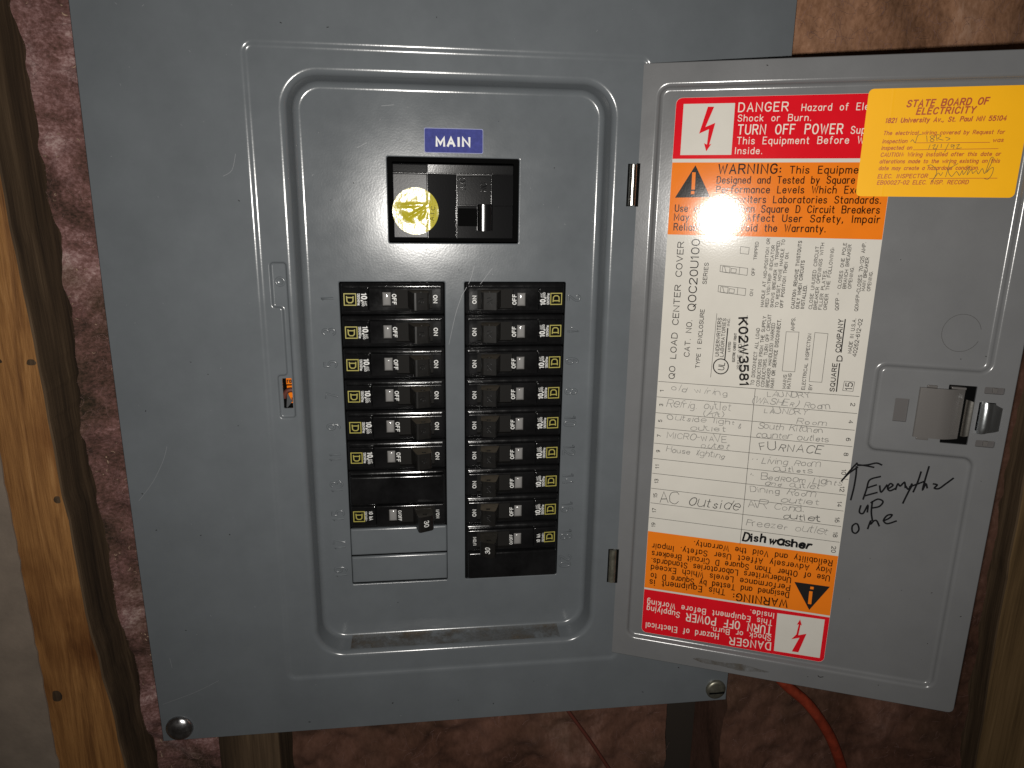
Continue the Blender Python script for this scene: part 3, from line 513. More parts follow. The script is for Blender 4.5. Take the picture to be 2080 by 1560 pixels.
LE = [(330, -233.5), (150, -229.8), (62, -226.6), (-12, -224), (-110, -219.6), (-210, -211.0), (-330, -200)]
stud('wooden_stud', 'orange pine stud with a dark weathered side, left of the panel', lambda y: (edge(y, LE) - 44, edge(y, LE)), lambda y, s: (edge(y, LE) + edge(y, [(-430, 5), (0, 6), (60, 16), (300, 16)]) if s else edge(y, LE) - 44), -92, -0.5, M_PINE, M_DARKWOOD, [(2.5, 53, 2.4, 2.0), (20, 54, 3.2, 1.6), (3, -27, 1.8, 2.6), (28, -155, 2.8, 4.5)])
stud('wooden_stud', 'brown rough wood stud right of the open door, in shadow', lambda y: (edge(y, [(-330, 399), (-147, 391), (200, 384)]), edge(y, [(-330, 399), (200, 384)]) + 46), lambda y, s: edge(y, [(-330, 399), (200, 384)]) + (46 if s else 4), -92, -6, M_BROWNWOOD, M_DARKWOOD)
# knot of straw on the stud's corner
# wallboard covering the stud's left half
t = thing('wallboard', 'grey brown wallboard sheet overlapping the left side of the orange stud', 'wallboard', (-300, -430, 0)); mb = MB(); rnd = random.Random(4)
ys = [-430 + 6 * k for k in range(126)]; e = [(edge(y, [(-330, -246), (-185, -249.4), (-87, -251), (2, -252.2), (300, -256)]) + rnd.gauss(0, .35), y) for y in ys]
mb.loft([[(-420, y, .6) for x, y in e], [(x, y, .6) for x, y in e], [(x, y, -.6) for x, y in e]], False, False)
mb.obj('board', M_BOARD, t, (-300, -430, 0))
# wood block below the panel
t = thing('wood_block', 'dark brown wood block below the panel, between two patches of glass wool', 'wood block', (-143, -430, -90)); mb = MB()
mb.plateau(-163, -123, -430, -196, -92, -31, 1.2, 1.2); mb.obj('block', M_DARKWOOD, t, (-143, -430, -90))
mb = MB(); mb.tube([(p[0], p[1], -25 + (4 if i < 2 else 0)) for i, p in enumerate(crom([tuple(q) for q in CABLE], 5))], 4.0, 14)
tag(mb.obj('cable', M_CABLE, None), 'thick orange cable curving down behind the open door', 'cable')
mb = MB(); mb.tube([(p[0], p[1], -31) for p in crom([tuple(q) for q in WIRE], 4)], 1.3, 8)
tag(mb.obj('thin_wire', M_WIRE, None), 'thin dull red wire below the panel', 'wire')

# ================================================================== PANEL
panel = thing('breaker_panel', 'grey steel electrical panel with its door swung open to the right', 'electrical panel', (0, 0, 0))
# ---- enclosure behind the cover
mb = MB(); mb.loft([Z3(rrect(-177, 177, -187, 330, 2), -1.2), Z3(rrect(-177, 177, -187, 330, 2), -90)], False); mb.fill([Z3(rrect(-176.8, 176.8, -186.8, 329.8, 2), -89)])
mb.obj('enclosure', M_BOX, panel)
mb = MB(); mb.quad(-120, 120, -160, 230, -44); mb.obj('interior_panel', M_VOID, panel)
# ---- cover
cv = MB()
def lx(y): return -186.0 - 1.9 * max(0, 1 - ((y - 45) / 225) ** 2)
bd = [(186 - .0, -192.8)] + [(185.9 + .9 * max(0, 1 - ((y - 70) / 250) ** 2), y) for y in range(-180, 331, 15)] + [(185.9, 335)] + [(lx(335), 335)] + [(lx(y), y) for y in range(330, -181, -15)] + [(-186, -192.8)]
rim = Z3(bd, 0)
def scale_rim(d, z):
    out = []
    for (x, y) in bd: out.append((x - d * (1 if x > 0 else -1), y + d * (1 if y < -190 else (-1 if y > 333 else 0)), z))
    return out
cv.loft([scale_rim(0, -6), scale_rim(0, -.7), scale_rim(.15, -.3), scale_rim(.5, 0)], True)
RX0, RX1, RY0, RY1 = -108.2, 107.6, -155.4, 218.4
rec = lambda d, z: Z3(rrect(RX0 + d, RX1 - d, RY0 + d, RY1 - d, 6.5 - d, 8), z)
cv.fill([scale_rim(.5, 0), rec(0, 0)])
cv.loft([rec(d, z) for d, z in sprof(4.0, 1.05, 6)], True)
LX0, LX1, LY0, LY1 = -91.0, 90.2, -140.8, 206.3
lip = lambda d, z: Z3(rrect(LX0 + d, LX1 - d, LY0 + d * 1.22, LY1 - d * .95, 20.5 - d * .95, 12), z)
IND = [(-101.6, 17.4), (-91.3, 17.4), (-91.3, 107.6), (-101.6, 107.6), (-101.6, 81.2), (-96.4, 81.2), (-96.4, 44.4), (-101.6, 44.4)]
ind = lambda d, z: Z3(fpoly(IND, d, 2.6, .8, 4), z)
cv.fill([rec(4.0, -1.05), lip(0, -1.05), ind(0, -1.05)])
cv.loft([ind(d, -1.05 + z) for d, z in sprof(2.0, 1.5, 5)], True)
SH = rrect(-98.6, -93.4, 23.6, 41.4, .4, 2)
cv.fill([ind(2.0, -2.55), Z3(SH, -2.55)]); cv.loft([Z3(SH[::-1], -2.55), Z3(SH[::-1], -3.8)], False)
IN = [*DF(LX0 + 9.6, LY0 + 9.6 * 1.22, -10)[:2], *DF(LX1 - 9.6, LY1 - 9.6 * .95, -10)[:2]]
def wallprof(W, D, th=math.radians(86), n=9):
    R = (W - D / math.tan(th)) / (2 * math.sin(th) - 2 * (1 - math.cos(th)) / math.tan(th))
    a = [(R * math.sin(th * k / n), -R * (1 - math.cos(th * k / n))) for k in range(n + 1)]
    return a + [(W - x, -D - z) for x, z in a[::-1]]
WP = [(d / 8.2, z) for d, z in wallprof(8.2, 16.95)]
def wall(t, z, r0=20.5, r1=11.5):
    return Z3(rrect(LX0 + t * (IN[0] - LX0), LX1 + t * (IN[2] - LX1), LY0 + t * (IN[1] - LY0), LY1 + t * (IN[3] - LY1), r0 + t * (r1 - r0), 12), z)
cv.loft([wall(t, -1.05 + z) for t, z in WP], True)
# deadfront with its three openings
MO = (-36.7, 36.7, 117.2, 163.7); LO = (-65.46, -5.63, -95.25, 95.25); RO = (5.63, 65.46, -95.25, 95.25)
hl = []; dfm = MB()
for (a0, a1, b0, b1), f in ((MO, .55), (LO, .6), (RO, .45)):
    lp = [Z3(rrect(a0 - f + f * math.sin(q), a1 + f - f * math.sin(q), b0 - f + f * math.sin(q), b1 + f - f * math.sin(q), 1.0, 3), -10 - f * (1 - math.cos(q))) for q in [math.pi / 2 * k / 4 for k in range(5)]]
    lp.append([(p[0], p[1], p[2] - .8) for p in lp[-1]]); dfm.loft([l[::-1] for l in lp], True); hl.append(lp[0])
dfm.fill([Z3(rrect(LX0 + 9.6, LX1 - 9.6, LY0 + 9.6 * 1.22, LY1 - 9.6 * .95, 11.5 / KDF, 12), -10)] + hl)
dfm.df(); cv.v, o0 = cv.v + dfm.v, len(cv.v); cv.f += [tuple(i + o0 for i in f) for f in dfm.f]; cv.s += dfm.s
cv.obj('cover', M_PAINT, panel)
# dust lying on the lower ledge of the recess
mb = MB(); prof = WP[9:-4]; xs = [-68 + 3.4 * k for k in range(41)]; rnd = random.Random(2)
mb.loft([[(x, LY0 + d * (IN[1] - LY0) + .06, -1.05 + z + .08) for x in xs] for d, z in prof], True, False); mb.obj('dust_ledge', M_DUST, panel)
# round boss in the latch well
mb = MB(); mb.lathe([(2.9, -.05), (2.7, .35), (2.3, .5), (1.9, .35), (1.7, .1), (0.01, .1)], (-96.2, 96.2, -2.55), 20); mb.obj('boss', M_PAINT, panel)
# what shows through the latch opening
mb = MB(); mb.quad(-125, -80, -5, 60, -22); mb.obj('inner_void', M_VOID, panel)
mb = MB(); mb.quad(-98.6, -93.6, 35.0, 39.4, -14); o = mb.obj('inner_label', M_ORANGE, panel)
ink = MB(); typeset(ink, ('ran', -98.0, 36.0, 0, 3.6, 2.4), -13.9, .02); ink.obj('inner_text', M_INK, o)
mb = MB(); mb.fill([Z3([(-96.6, 23.6), (-93.6, 23.6), (-93.6, 34.2), (-98.4, 34.2), (-98.4, 32.0)], -14)]); o = mb.obj('inner_label', M_ORANGE, panel)
ink = MB(); typeset(ink, ('le', -96.0, 24.4, 0, 2.2, 2.4), -13.9, .02); ink.obj('inner_text', M_INK, o)
mb = MB(); mb.tube(crom([(-100, 27.5, -12), (-98.5, 31.0, -11.5), (-96, 32.2, -11.5), (-92, 31.2, -12)], 4), 1.5, 8); mb.obj('inner_wire', M_WIRE, panel)
mb = MB(); mb.fill([Z3([(-98.8, 21), (-95.2, 25.5), (-97.8, 31)], -10.5)]); mb.obj('inner_bracket', M_BOX, panel)
# scratches
mb = MB()
for p in (SCRATCH_OUT[0], SCRATCH_OUT[1], SCRATCH_OUT[2], SCRATCH_OUT[3]): mb = MB(); mb.ribbon(crom([tuple(q) for q in p], 4) if len(p) > 2 else p, .26, .012); mb.obj('scratch', M_SCR, panel)
for p in SCRATCH_IN: mb = MB(); mb.ribbon(crom([tuple(q) for q in p], 4) if len(p) > 2 else p, .24, -9.988); mb.df().obj('scratch', M_SCR, panel)
# dents and specks of dirt
mb = MB(); rnd = random.Random(12)
for k in range(70):
    x, y = rnd.uniform(-184, 184), rnd.uniform(-190, 250)
    if RX0 - 2 < x < RX1 + 80 and RY0 - 3 < y < RY1 + 3: continue
    mb.ribbon([(x, y), (x + rnd.uniform(-.9, .9), y + rnd.uniform(-.5, .5))], rnd.uniform(.25, .6), .011)
m2 = MB()
for k in range(36):
    x, y = rnd.uniform(-76, 76), rnd.uniform(-124, 192)
    if (-40 < x < 40 and 114 < y < 182) or (abs(x) < 75 and abs(y) < 98): continue
    m2.ribbon([(x, y), (x + rnd.uniform(-.6, .6), y + rnd.uniform(-.4, .4))], rnd.uniform(.2, .45), -9.989)
m2.df(); mb.add(m2.v, m2.f)
o = mb.obj('dirt_specks', M_INK, panel); o['kind'] = 'stuff'
mb = MB()
for k in range(170):
    x, y = rnd.uniform(-184, 184), rnd.uniform(-190, 250)
    if RX0 - 2 < x < RX1 + 80 and RY0 - 3 < y < RY1 + 3: continue
    an = rnd.uniform(0, 6.28); L = rnd.choice((.15, .25, .4, .9)); mb.ribbon([(x, y), (x + math.cos(an) * L, y + math.sin(an) * L)], rnd.uniform(.1, .32), .013)
m2 = MB()
for k in range(60):
    x, y = rnd.uniform(-78, 78), rnd.uniform(-125, 194)
    if (-40 < x < 40 and 114 < y < 182) or (abs(x) < 66.5 and abs(y) < 97): continue
    an = rnd.uniform(0, 6.28); L = rnd.choice((.15, .3, .8)); m2.ribbon([(x, y), (x + math.cos(an) * L, y + math.sin(an) * L)], rnd.uniform(.1, .28), -9.988)
m2.df(); mb.add(m2.v, m2.f)
o = mb.obj('dust_specks', M_SCR, panel); o['kind'] = 'stuff'
# embossed circuit numbers
for i in range(20):
    n = i + 1; left = n % 2 == 1; y = 95.25 - 9.525 - 19.05 * (i // 2); s = str(n); gl, W = strokes(s, 1.9)
    sx, sy = .86, 1.15; mb = MB(); X0 = -69.0 if left else 67.2
    for (x0, w_, st) in gl:
        for p in st:
            q = []
            for (x, yy) in p:
                a = (x0 + x - W / 2) * sx; b = yy * sy
                q.append((X0 - b + 0.2, y + a, -9.98) if left else (X0 + b, y - a, -9.98))
            mb.tube(q, .70, 10)
    mb.df().obj('embossed_number', M_PAINT, panel)
# knock-out plates of slots 17 and 19
for k in (8, 9):
    y1 = 95.25 - 19.05 * k - (.25 if k == 8 else .15); y0 = 95.25 - 19.05 * (k + 1) + 1.15; mb = MB()
    lp = [Z3(rrect(LO[0] + .22 + d, LO[1] - .22 - d, y0 + d, y1 - d, .4, 2), z) for d, z in ((0, -11.6), (0, -10.9), (.12, -10.5), (.4, -10.18), (.9, -10.0))]
    lp = [[(p[0], p[1], p[2] + (p[1] - y1) * -.012 - .05) for p in l] for l in lp]; mb.loft(lp, True); mb.fill([lp[-1]])
    mb.df().obj('knockout_plate', M_PAINT, panel)
# cover screws
mb = MB(); mb.lathe([(8.4, 0), (8.3, .8), (7.6, 2.0), (6.0, 3.2), (3.6, 4.1), (1.2, 4.5), (0.01, 4.55)], (-175, -183.4, 0), 32)
o = mb.obj('cover_screw', M_CHROME, panel); o['label'] = 'shiny domed screw'
mb = MB(); mb.lathe([(6.9, 0), (6.9, 1.4), (6.6, 2.0), (5.2, 2.5), (2.6, 2.8), (0.01, 2.85)], (177.3, -183.0, 0), 32)
o = mb.obj('cover_screw', M_DULL, panel); o['label'] = 'dull slotted screw'
mb = MB(); mb.box(172.2, 182.8, -185.2, -184.0, 2.0, 3.0); mb.obj('screw_slot', M_VOID, o)
# hinges
for y0, y1, mm in ((139.4, 161.6, M_STEEL), (-97.0, -74.4, M_DULL)):
    mb = MB(); mb.tube([(100.0, y0, -1.3), (100.0, y0 + .3, -1.3), (100.0, y1 - .3, -1.3), (100.0, y1, -1.3)], 2.5, 20); o = mb.obj('hinge', mm, panel)
    mb = MB(); mb.quad(96.8, 100.2, y0 - .5, y1 + .4, -1.0); mb.obj('hinge_gap', M_VOID, o)
    mb = MB(); mb.add([(101.4, y0 - .6, .25), (103.4, y0 - .6, 0.5), (103.4, y1 + .6, .5), (101.4, y1 + .6, .25)], [(0, 1, 2, 3)]); mb.obj('hinge_gap', M_VOID, o)

# ---- door (own frame: u from the hinge, v up, w out of the face that shows)
dm = MB(); DW, DB, DT = 205.2, -150.0, 214.3
rim = lambda d, z: Z3(rrect(.4 + d, DW - d, DB + d, DT - d, 3.2 - d, 4), z)
dm.loft([rim(0, -1.4), rim(0, -.5), rim(.12, -.18), rim(.45, 0)], True)
PAN = [(10, -137.4), (193.9, -137.4), (193.9, 10.2), (141.2, 10.2), (141.2, 54.6), (193.9, 54.6), (193.9, 204), (10, 204)]
pan = lambda d, z: Z3(fpoly(PAN, d, 7.0, 2.2, 6), z)
HOLES = [rrect(149.2, 156.1, 26, 39.2, .3, 2), rrect(174, 187.4, 16, 48.8, .4, 2), rrect(190.9, 200.3, 45.2, 48.9, .6, 2), rrect(191.1, 200.3, 15.6, 19.4, .6, 2), rrect(189.6, 197.5, 24.5, 40.5, .4, 2)]
dm.fill([rim(.45, 0), pan(0, 0)] + [Z3(h, 0) for h in HOLES])
for h in HOLES: dm.loft([Z3(h[::-1], 0), Z3(h[::-1], -1.3)], False)
dm.loft([pan(d, z) for d, z in sprof(4.0, 3.0, 7)], True); dm.fill([pan(4.0, -3)])
door = dm.obj('door', M_PAINTD, panel, mw=MDOOR)
def dpart(name, m, mb): return mb.obj(name, m, door)
# back skin of the door and the pocket behind the latch
mb = MB(); mb.fill([rim(.6, -3.6)]); mb.loft([rim(.6, -3.6), rim(.3, -1.4)], True); dpart('outer_skin', M_PAINTD, mb)
for q in ((148, 158, 25, 40), (190, 201, 45, 49.2), (190, 201, 15.2, 19.8)): mb = MB(); mb.quad(*q, -1.6); dpart('slot_backing', M_SLOT, mb)
for q in ((173, 189, 15, 50), (189.1, 199, 24, 41)): mb = MB(); mb.quad(*q, -2.6); dpart('latch_pocket', M_VOID, mb)
for q in ((195.0, 197.3, 45.7, 48.4), (195.0, 197.3, 16.1, 18.9)): mb = MB(); mb.plateau(*q, -1.5, -.5, .2, .2); dpart('slot_tab', M_GALV, mb)
# latch leaf: flat, then a rounded bend that dives into the opening
mb = MB(); pr = [(160.1, .3), (160.3, 1.2), (160.9, 1.35), (168.5, 1.7), (171, 1.95), (173, 1.95), (175, 1.6), (177.5, .7), (180, -.6), (182.8, -2.2)]
mb.loft([[(u, v, w_ + (0)) for u, w_ in pr] for v in (18.4, 19.0, 32, 45.6, 46.4)], True, False)
for v, s in ((18.4, -1), (46.4, 1)): mb.loft([[(u, v, w_) for u, w_ in pr], [(u, v, -.2 if u < 174 else w_ - 1.2) for u, w_ in pr]], False, False)
dpart('latch_leaf', M_GALV, mb)
for q in ((163.5, 168.5, 46.5, 47.9, -.1, 1.0), (175.5, 182.5, 46.5, 47.7, -2.5, .4), (162, 168, 16.9, 18.3, -.1, 1.0)): mb = MB(); mb.plateau(*q, .3, .3); dpart('latch_tab', M_GALV, mb)
mb = MB(); mb.loft([[(183.6, v0, -1.2), (184.6, v0, .5), (187.0, v0 + .8 * s, .8)] for v0, s in ((20.5, 1), (24, 0), (35, 0), (41, -1))], True, False); dpart('latch_tongue', M_STEEL, mb)
mb = MB(); rows = []
for v, a in ((23.2, 0), (24.2, .35), (27, 1), (32, 1), (37, 1), (40.2, .35), (41.2, 0)):
    sk = (v - 32) / 9; rows.append([(190.3, v, -.3), (190.6, v, 1.2 + 1.3 * a), (192.2, v * .97 + .9, 2.6 + 1.0 * a), (193.8, v * .94 + 1.9, 2.5 + 1.1 * a), (195.0, v * .92 + 2.5, 1.5 + a), (196.2, v * .9 + 3.2, 1.2 + a), (199.0, 30 + (v - 30) * .78, .9 + .5 * a), (200.9, 30 + (v - 30) * .70, .1)])
mb.loft(rows, True, False); dpart('latch_catch', M_CATCH, mb)
# ring of a knock-out, marker writing and dirt
mb = MB(); cc = [(176.4 + 9.2 * math.cos(a), 76.4 + 10.0 * math.sin(a)) for a in [6.283 * k / 48 for k in range(49)]]
mb.ribbon(cc[2:46], .2, -2.985); dpart('knockout_ring', M_PEN, mb)
mb = MB()
for i, p in enumerate(MARKER_STROKES): mb.ribbon(crom([tuple(q) for q in p], 5), .98, -2.86 + .012 * (i % 3))
dpart('marker_writing', M_MARKER, mb)
mb = MB(); rnd = random.Random(9)
for k in range(46):
    u, v = rnd.uniform(15, 204), rnd.uniform(-149, 213); inpan = 14 < u < 190 and -133 < v < 200
    if inpan and (u < 136 or 5 < v < 60): continue
    if not inpan and (9 < u < 195 and -139 < v < 206): continue
    mb.ribbon([(u, v), (u + rnd.uniform(-.6, .6), v + rnd.uniform(-.3, .3))], rnd.uniform(.2, .5), -2.988 if inpan else .012)
mb.ribbon(crom([(129.5, -140.5), (130.6, -141.2), (132.4, -140.6)], 4), .5, .012); o = dpart('dirt_specks', M_INK, mb); o['kind'] = 'stuff'
mb = MB(); mb.fill([[(78 + 9 * math.cos(a) * (1 + .2 * math.sin(3 * a)) + 14 * math.cos(a), -144.2 + 2.0 * math.sin(a) * (1 + .3 * math.cos(5 * a)), .01) for a in [6.283 * k / 40 for k in range(40)]]]); dpart('dust_smear', M_DUST, mb)

# ================================================================== STICKERS ON THE DOOR
lab = thing('directory_label', 'long paper label with red and orange warnings and a handwritten circuit list, on the door', 'label', (76, -133, -3), MDOOR); LB = (76, -133, -3)
def lp(name, m, mb): return mb.obj(name, m, lab, LB)
def lsub(name, m, mb, par): return mb.obj(name, m, par, LB)
mb = MB(); mb.fill([Z3(rrect(20.6, 132.2, -132.6, 196.6, 3.2, 5), -2.95)]); lp('paper', M_PAPER, mb)
for top in (True, False):
    mb = MB()
    if top: mb.fill([Z3([p for p in rrect(20.7, 132.1, 164.85, 196.5, 3.2, 5) if p[1] > 168.1 or True], -2.943)])
    else: mb.fill([Z3(rrect(20.7, 132.1, -132.5, -101.3, 3.2, 5), -2.943)])
    # square off the inner corners
    y = 164.85 if top else -101.3; d = 3.4 if top else -3.4
    mb.quad(20.7, 24.2, min(y, y + d), max(y, y + d), -2.9425); mb.quad(128.6, 132.1, min(y, y + d), max(y, y + d), -2.9425); band = lp('danger_band', M_RED, mb)
    mb = MB()
    for it in (WHITE_TEXT[:7] if top else WHITE_TEXT[7:]): write(mb, it, it[5] * (.135 if it[0] in ('DANGER', 'TURN OFF POWER') else .125), -2.928, 2.2, 4.2)
    lsub('white_lettering', M_PALE, mb, band)
    mb = MB(); mb.quad(20.7, 132.1, *((123.7, 162.9) if top else (-100.1, -60.4)), -2.943); band = lp('warning_band', M_ORANGE, mb)
    mb = MB()
    for it in (BLACK_TEXT[:8] if top else BLACK_TEXT[8:]): write(mb, it, it[5] * (.165 if it[0] == 'WARNING:' else .155), -2.928, 2.0, 4.2)
    lsub('warning_lettering', M_DARKBROWN, mb, band)
for q in BOLT_SQUARES: mb = MB(); mb.fill([Z3(q, -2.934)]); lp('bolt_panel', M_PAPER, mb)
for q in BOLTS: mb = MB(); mb.fill([Z3(q, -2.926)]); lp('bolt_symbol', M_RED, mb)
for q, b, d in zip(TRIS, TRI_BARS, TRI_DOTS):
    mb = MB(); mb.fill([Z3(q, -2.934)]); mb.ribbon(q, .9, -2.9335, True); t = lp('warning_triangle', M_INK, mb)
    mb = MB(); mb.ribbon(b, 1.9, -2.922); mb.ribbon([(d[0] - .35, d[1]), (d[0] + .35, d[1])], 1.7, -2.922); lp('exclamation_mark', M_ORANGE, mb)
mb = MB()
for it in LABEL_TEXT: write(mb, it, max(.27, it[5] * (.135 if it[5] > 2.6 else .165)), -2.938, 1.5, 3.4)
lp('printed_text', M_INK, mb); mb = MB()
for it in LABEL_BOLD: write(mb, it, it[5] * (.23 if it[0][0] in 'SCK' and it[5] > 2.4 else .20), -2.922, 1.8, 3.0)
for it in LABEL_SERIF: typeset(mb, it, -2.937, .012)
for p in LABEL_HEAVY: mb.ribbon(p, .62, -2.9365)
lp('bold_text', M_INK, mb); mb = MB()
for i, p in enumerate(LABEL_LINES): mb.ribbon(p, .26 if i < 11 else .22, -2.941 + .001 * (i % 7))
lp('table_rules', M_INK, mb); mb = MB(); mb.ribbon(UL_RING, .62, -2.9355, True); lp('listing_mark', M_INK, mb)
rn = random.Random(21); mb = MB()
for it in PENCIL: write(mb, it, .34, -2.922, 1.25, 3.0, .12, .16, rn)
lp('pencil_writing', M_PENCIL, mb)
for it in PEN: mb = MB(); write(mb, it, .42, -2.922, 1.3, 3.0, .14, .15, rn); lp('pen_writing', M_PEN, mb)
mb = MB()
for it in MARKER_TEXT: write(mb, it, 1.3, -2.918, 1.6, 3.0, .1, .08, rn)
lp('marker_note', M_MARKER, mb)

ins = thing('inspection_sticker', 'yellow inspection sticker with a signature, upper right on the door', 'sticker', (152, 146, -3), MDOOR); IB = (152, 146, -3)
mb = MB(); O = rrect(116.5, 189.4, 145.8, 198.6, 2.4, 5)
cut = lambda v: 129.0 - (v - 145.8) * .02
Lh = sorted([p for p in O if p[0] < 125], key=lambda p: p[1])
def crz(v, d): return -2.84 + .035 * math.exp(-(d / .5) ** 2)
mb.fill([Z3([p for p in O if p[0] < 125][::1] + [(cut(145.8) - 1.2, 145.8), (cut(198.6) - 1.2, 198.6)] if False else [(cut(145.8) - 1.2, 145.8), (cut(198.6) - 1.2, 198.6)] + [p for p in O if p[0] < 125], -2.84)])
mb.fill([Z3([(cut(198.6) + 1.2, 198.6), (cut(145.8) + 1.2, 145.8)] + [p for p in O if p[0] > 135], -2.84)])
mb.loft([[(cut(v) + d, v, crz(v, d)) for v in (145.8, 160, 172, 186, 198.6)] for d in (-1.2, -.8, -.5, -.25, 0, .25, .5, .8, 1.2)], True, False)
mb.loft([Z3(rrect(116.5, 189.4, 145.8, 198.6, 2.4, 5), -2.84), Z3(rrect(116.5, 189.4, 145.8, 198.6, 2.4, 5), -2.99)], False); mb.obj('vinyl', M_YEL, ins, IB)
mb = MB()
for it in STICKER_BOLD: typeset(mb, it, -2.80, .024, .18)
for it in STICKER_TEXT: typeset(mb, it, -2.80, .014, .16)
for p in STICKER_LINES: mb.ribbon(p, .26, -2.80)
mb.obj('printed_text', M_REDINK, ins, IB); mb = MB()
for i, p in enumerate(STICKER_PEN): mb.ribbon(crom([tuple(q) for q in p], 4), .26, -2.775 + .003 * (i % 4))
mb.obj('pen_writing', M_PENCILY, ins, IB)

# ================================================================== MAIN BREAKER
mnb = thing('main_breaker', 'large black main breaker in the upper window with ON and OFF moulded beside its toggle', 'circuit breaker', DF(0, 140, -25)); B = DF(0, 140, -25)
mb = MB(); mb.plateau(-34.2, 34.0, 119.4, 160.6, -28, -13.2, .8, .6)
mb.plateau(-14.6, 1.6, 119.9, 155.0, -13.6, -11.6, .5, .3, tilt=(-.13, .02))
mb.plateau(1.7, 33.8, 119.9, 138.0, -13.3, -11.4, .5, .3, holes=[(2.2, 13.2, 126.7, 136.6, .3, 1.7)], tilt=(-.07, -.03))
mb.plateau(21.3, 33.8, 138.1, 155.0, -13.3, -11.4, .5, .3, tilt=(-.07, -.03))
mb.plateau(-33.9, -14.7, 155.3, 160.2, -13.3, -11.9, .5, .5, tilt=(0, -.05)); mb.plateau(-14.5, 33.8, 155.3, 160.2, -13.3, -12.2, .4, .3, tilt=(-.03, .08))
mb.df().obj('body', (M_MBLACK, M_VOID), mnb, B)
mb = MB(); mb.plateau(-33.9, -14.7, 119.9, 155.0, -13.3, -11.0, .5, .5, tilt=(.02, .0)); mb.df().obj('raised_face', mat('grained_black_plastic', (0.009, 0.009, 0.0105), 0.34, spec=0.22, bump=0.5, bscale=1100, bdist=0.00006), mnb, B)
mb = MB(); mb.plateau(1.9, 21.0, 138.2, 154.2, -13.3, -10.7, .4, .35, tilt=(-.03, -.02)); mb.df().obj('legend_plate', M_MBLACK, mnb, B)
mb = MB()
for s, X, y in (('OFF', 3.0, 153.0), ('ON', 15.0, 150.5)):
    gl, W = strokes(s, 1.6)
    for (x0, w_, st) in gl:
        for p in st: mb.tube([(X + yy * .55, y - (x0 + x) * .46, -10.62) for x, yy in p], .3, 6)
mb.df().obj('moulded_legend', M_MBLACK, mnb, B)
mb = MB(); pr = [(13.2, -14), (13.6, -7.6), (14.4, -6.4), (15.4, -6.0), (19.6, -6.3), (20.8, -6.9), (21.6, -8.2), (21.8, -14)]
mb.loft([[(x, y, z) for x, z in pr] for y in (124.3, 124.7, 131, 138.4, 138.8)], True, False)
mb.add([(x, 138.8, z) for x, z in pr], [tuple(range(len(pr)))]); mb.add([(x, 124.3, z) for x, z in pr], [tuple(range(len(pr)))]); mb.df().obj('toggle', M_MBLACK, mnb, B)
rs = thing('round_sticker', 'round wrinkled yellow sticker on the main breaker', 'sticker', DF(-21.4, 134.7, -11)); B2 = DF(-21.4, 134.7, -11)
mb = MB(); loops = []; rr = [0.02] + [12.9 * k / 16 for k in range(1, 17)]
for r in rr:
    l = []
    for k in range(60):
        a = 6.28319 * k / 60; x, y = -21.5 + r * math.cos(a), 134.7 + r * math.sin(a); wv = 0
        e_ = max(0, 1 - (r / 12.9) ** 3) * (1 if x < -14.9 else max(0, 1 - (x + 14.9) / 2))
        for (px, py, an, ln, ht) in ((-25, 137.8, .06, 9, .9), (-20.5, 134.4, .55, 8, 1.2), (-26, 132, -.7, 5, .8), (-17.5, 133.2, .95, 4, .9)):
            dx, dy = x - px, y - py; al = dx * math.cos(an) + dy * math.sin(an); ac = -dx * math.sin(an) + dy * math.cos(an)
            wv += ht * math.exp(-(al / ln) ** 2 * 2 - (ac / .75) ** 2)
        wv += .16 * noise.noise(Vector((x, y, 3)) * .45)
        sl = .02 * (x + 24.3) if x < -14.7 else -.55 - .13 * (x + 6.5)
        l.append((x, y, -10.9 + max(sl, -.2) + .12 + wv * e_))
    loops.append(l)
mb.loft(loops, True); mb.df().obj('foil', M_ROUND, rs, B2)
mb = MB(); write(mb, ('.A.I.C.', -11.8, 128.6, 82, 9.6, 2.2), .28, 0, 1.6); mb.v = [(x, y, -11.15 - .13 * (x + 6.5) + z) for x, y, z in mb.v]; mb.ribbon([(-14.7, 130), (-14.6, 138)], .16, -10.52); mb.df().obj('printed_text', M_INK, rs, B2)
ms = thing('main_sign', 'small blue sticker reading MAIN above the main breaker', 'sticker', DF(0, 172.5, -10)); B3 = DF(0, 172.5, -10)
mb = MB(); mb.fill([Z3(rrect(-16.1, 16.3, 166.1, 179.1, .9, 4), -9.93)]); mb.df().obj('pale_border', M_BLUEDGE, ms, B3)
mb = MB(); mb.fill([Z3(rrect(-15.8, 16.0, 166.4, 178.75, .8, 4), -9.922)]); mb.df().obj('blue_field', M_BLUE, ms, B3)
mb = MB(); write(mb, ('MAIN', -9.3, 169.8, .8, 18.0, 4.2), 1.2, -9.91, 2.3); mb.df().obj('white_lettering', M_WHITE_INK, ms, B3)

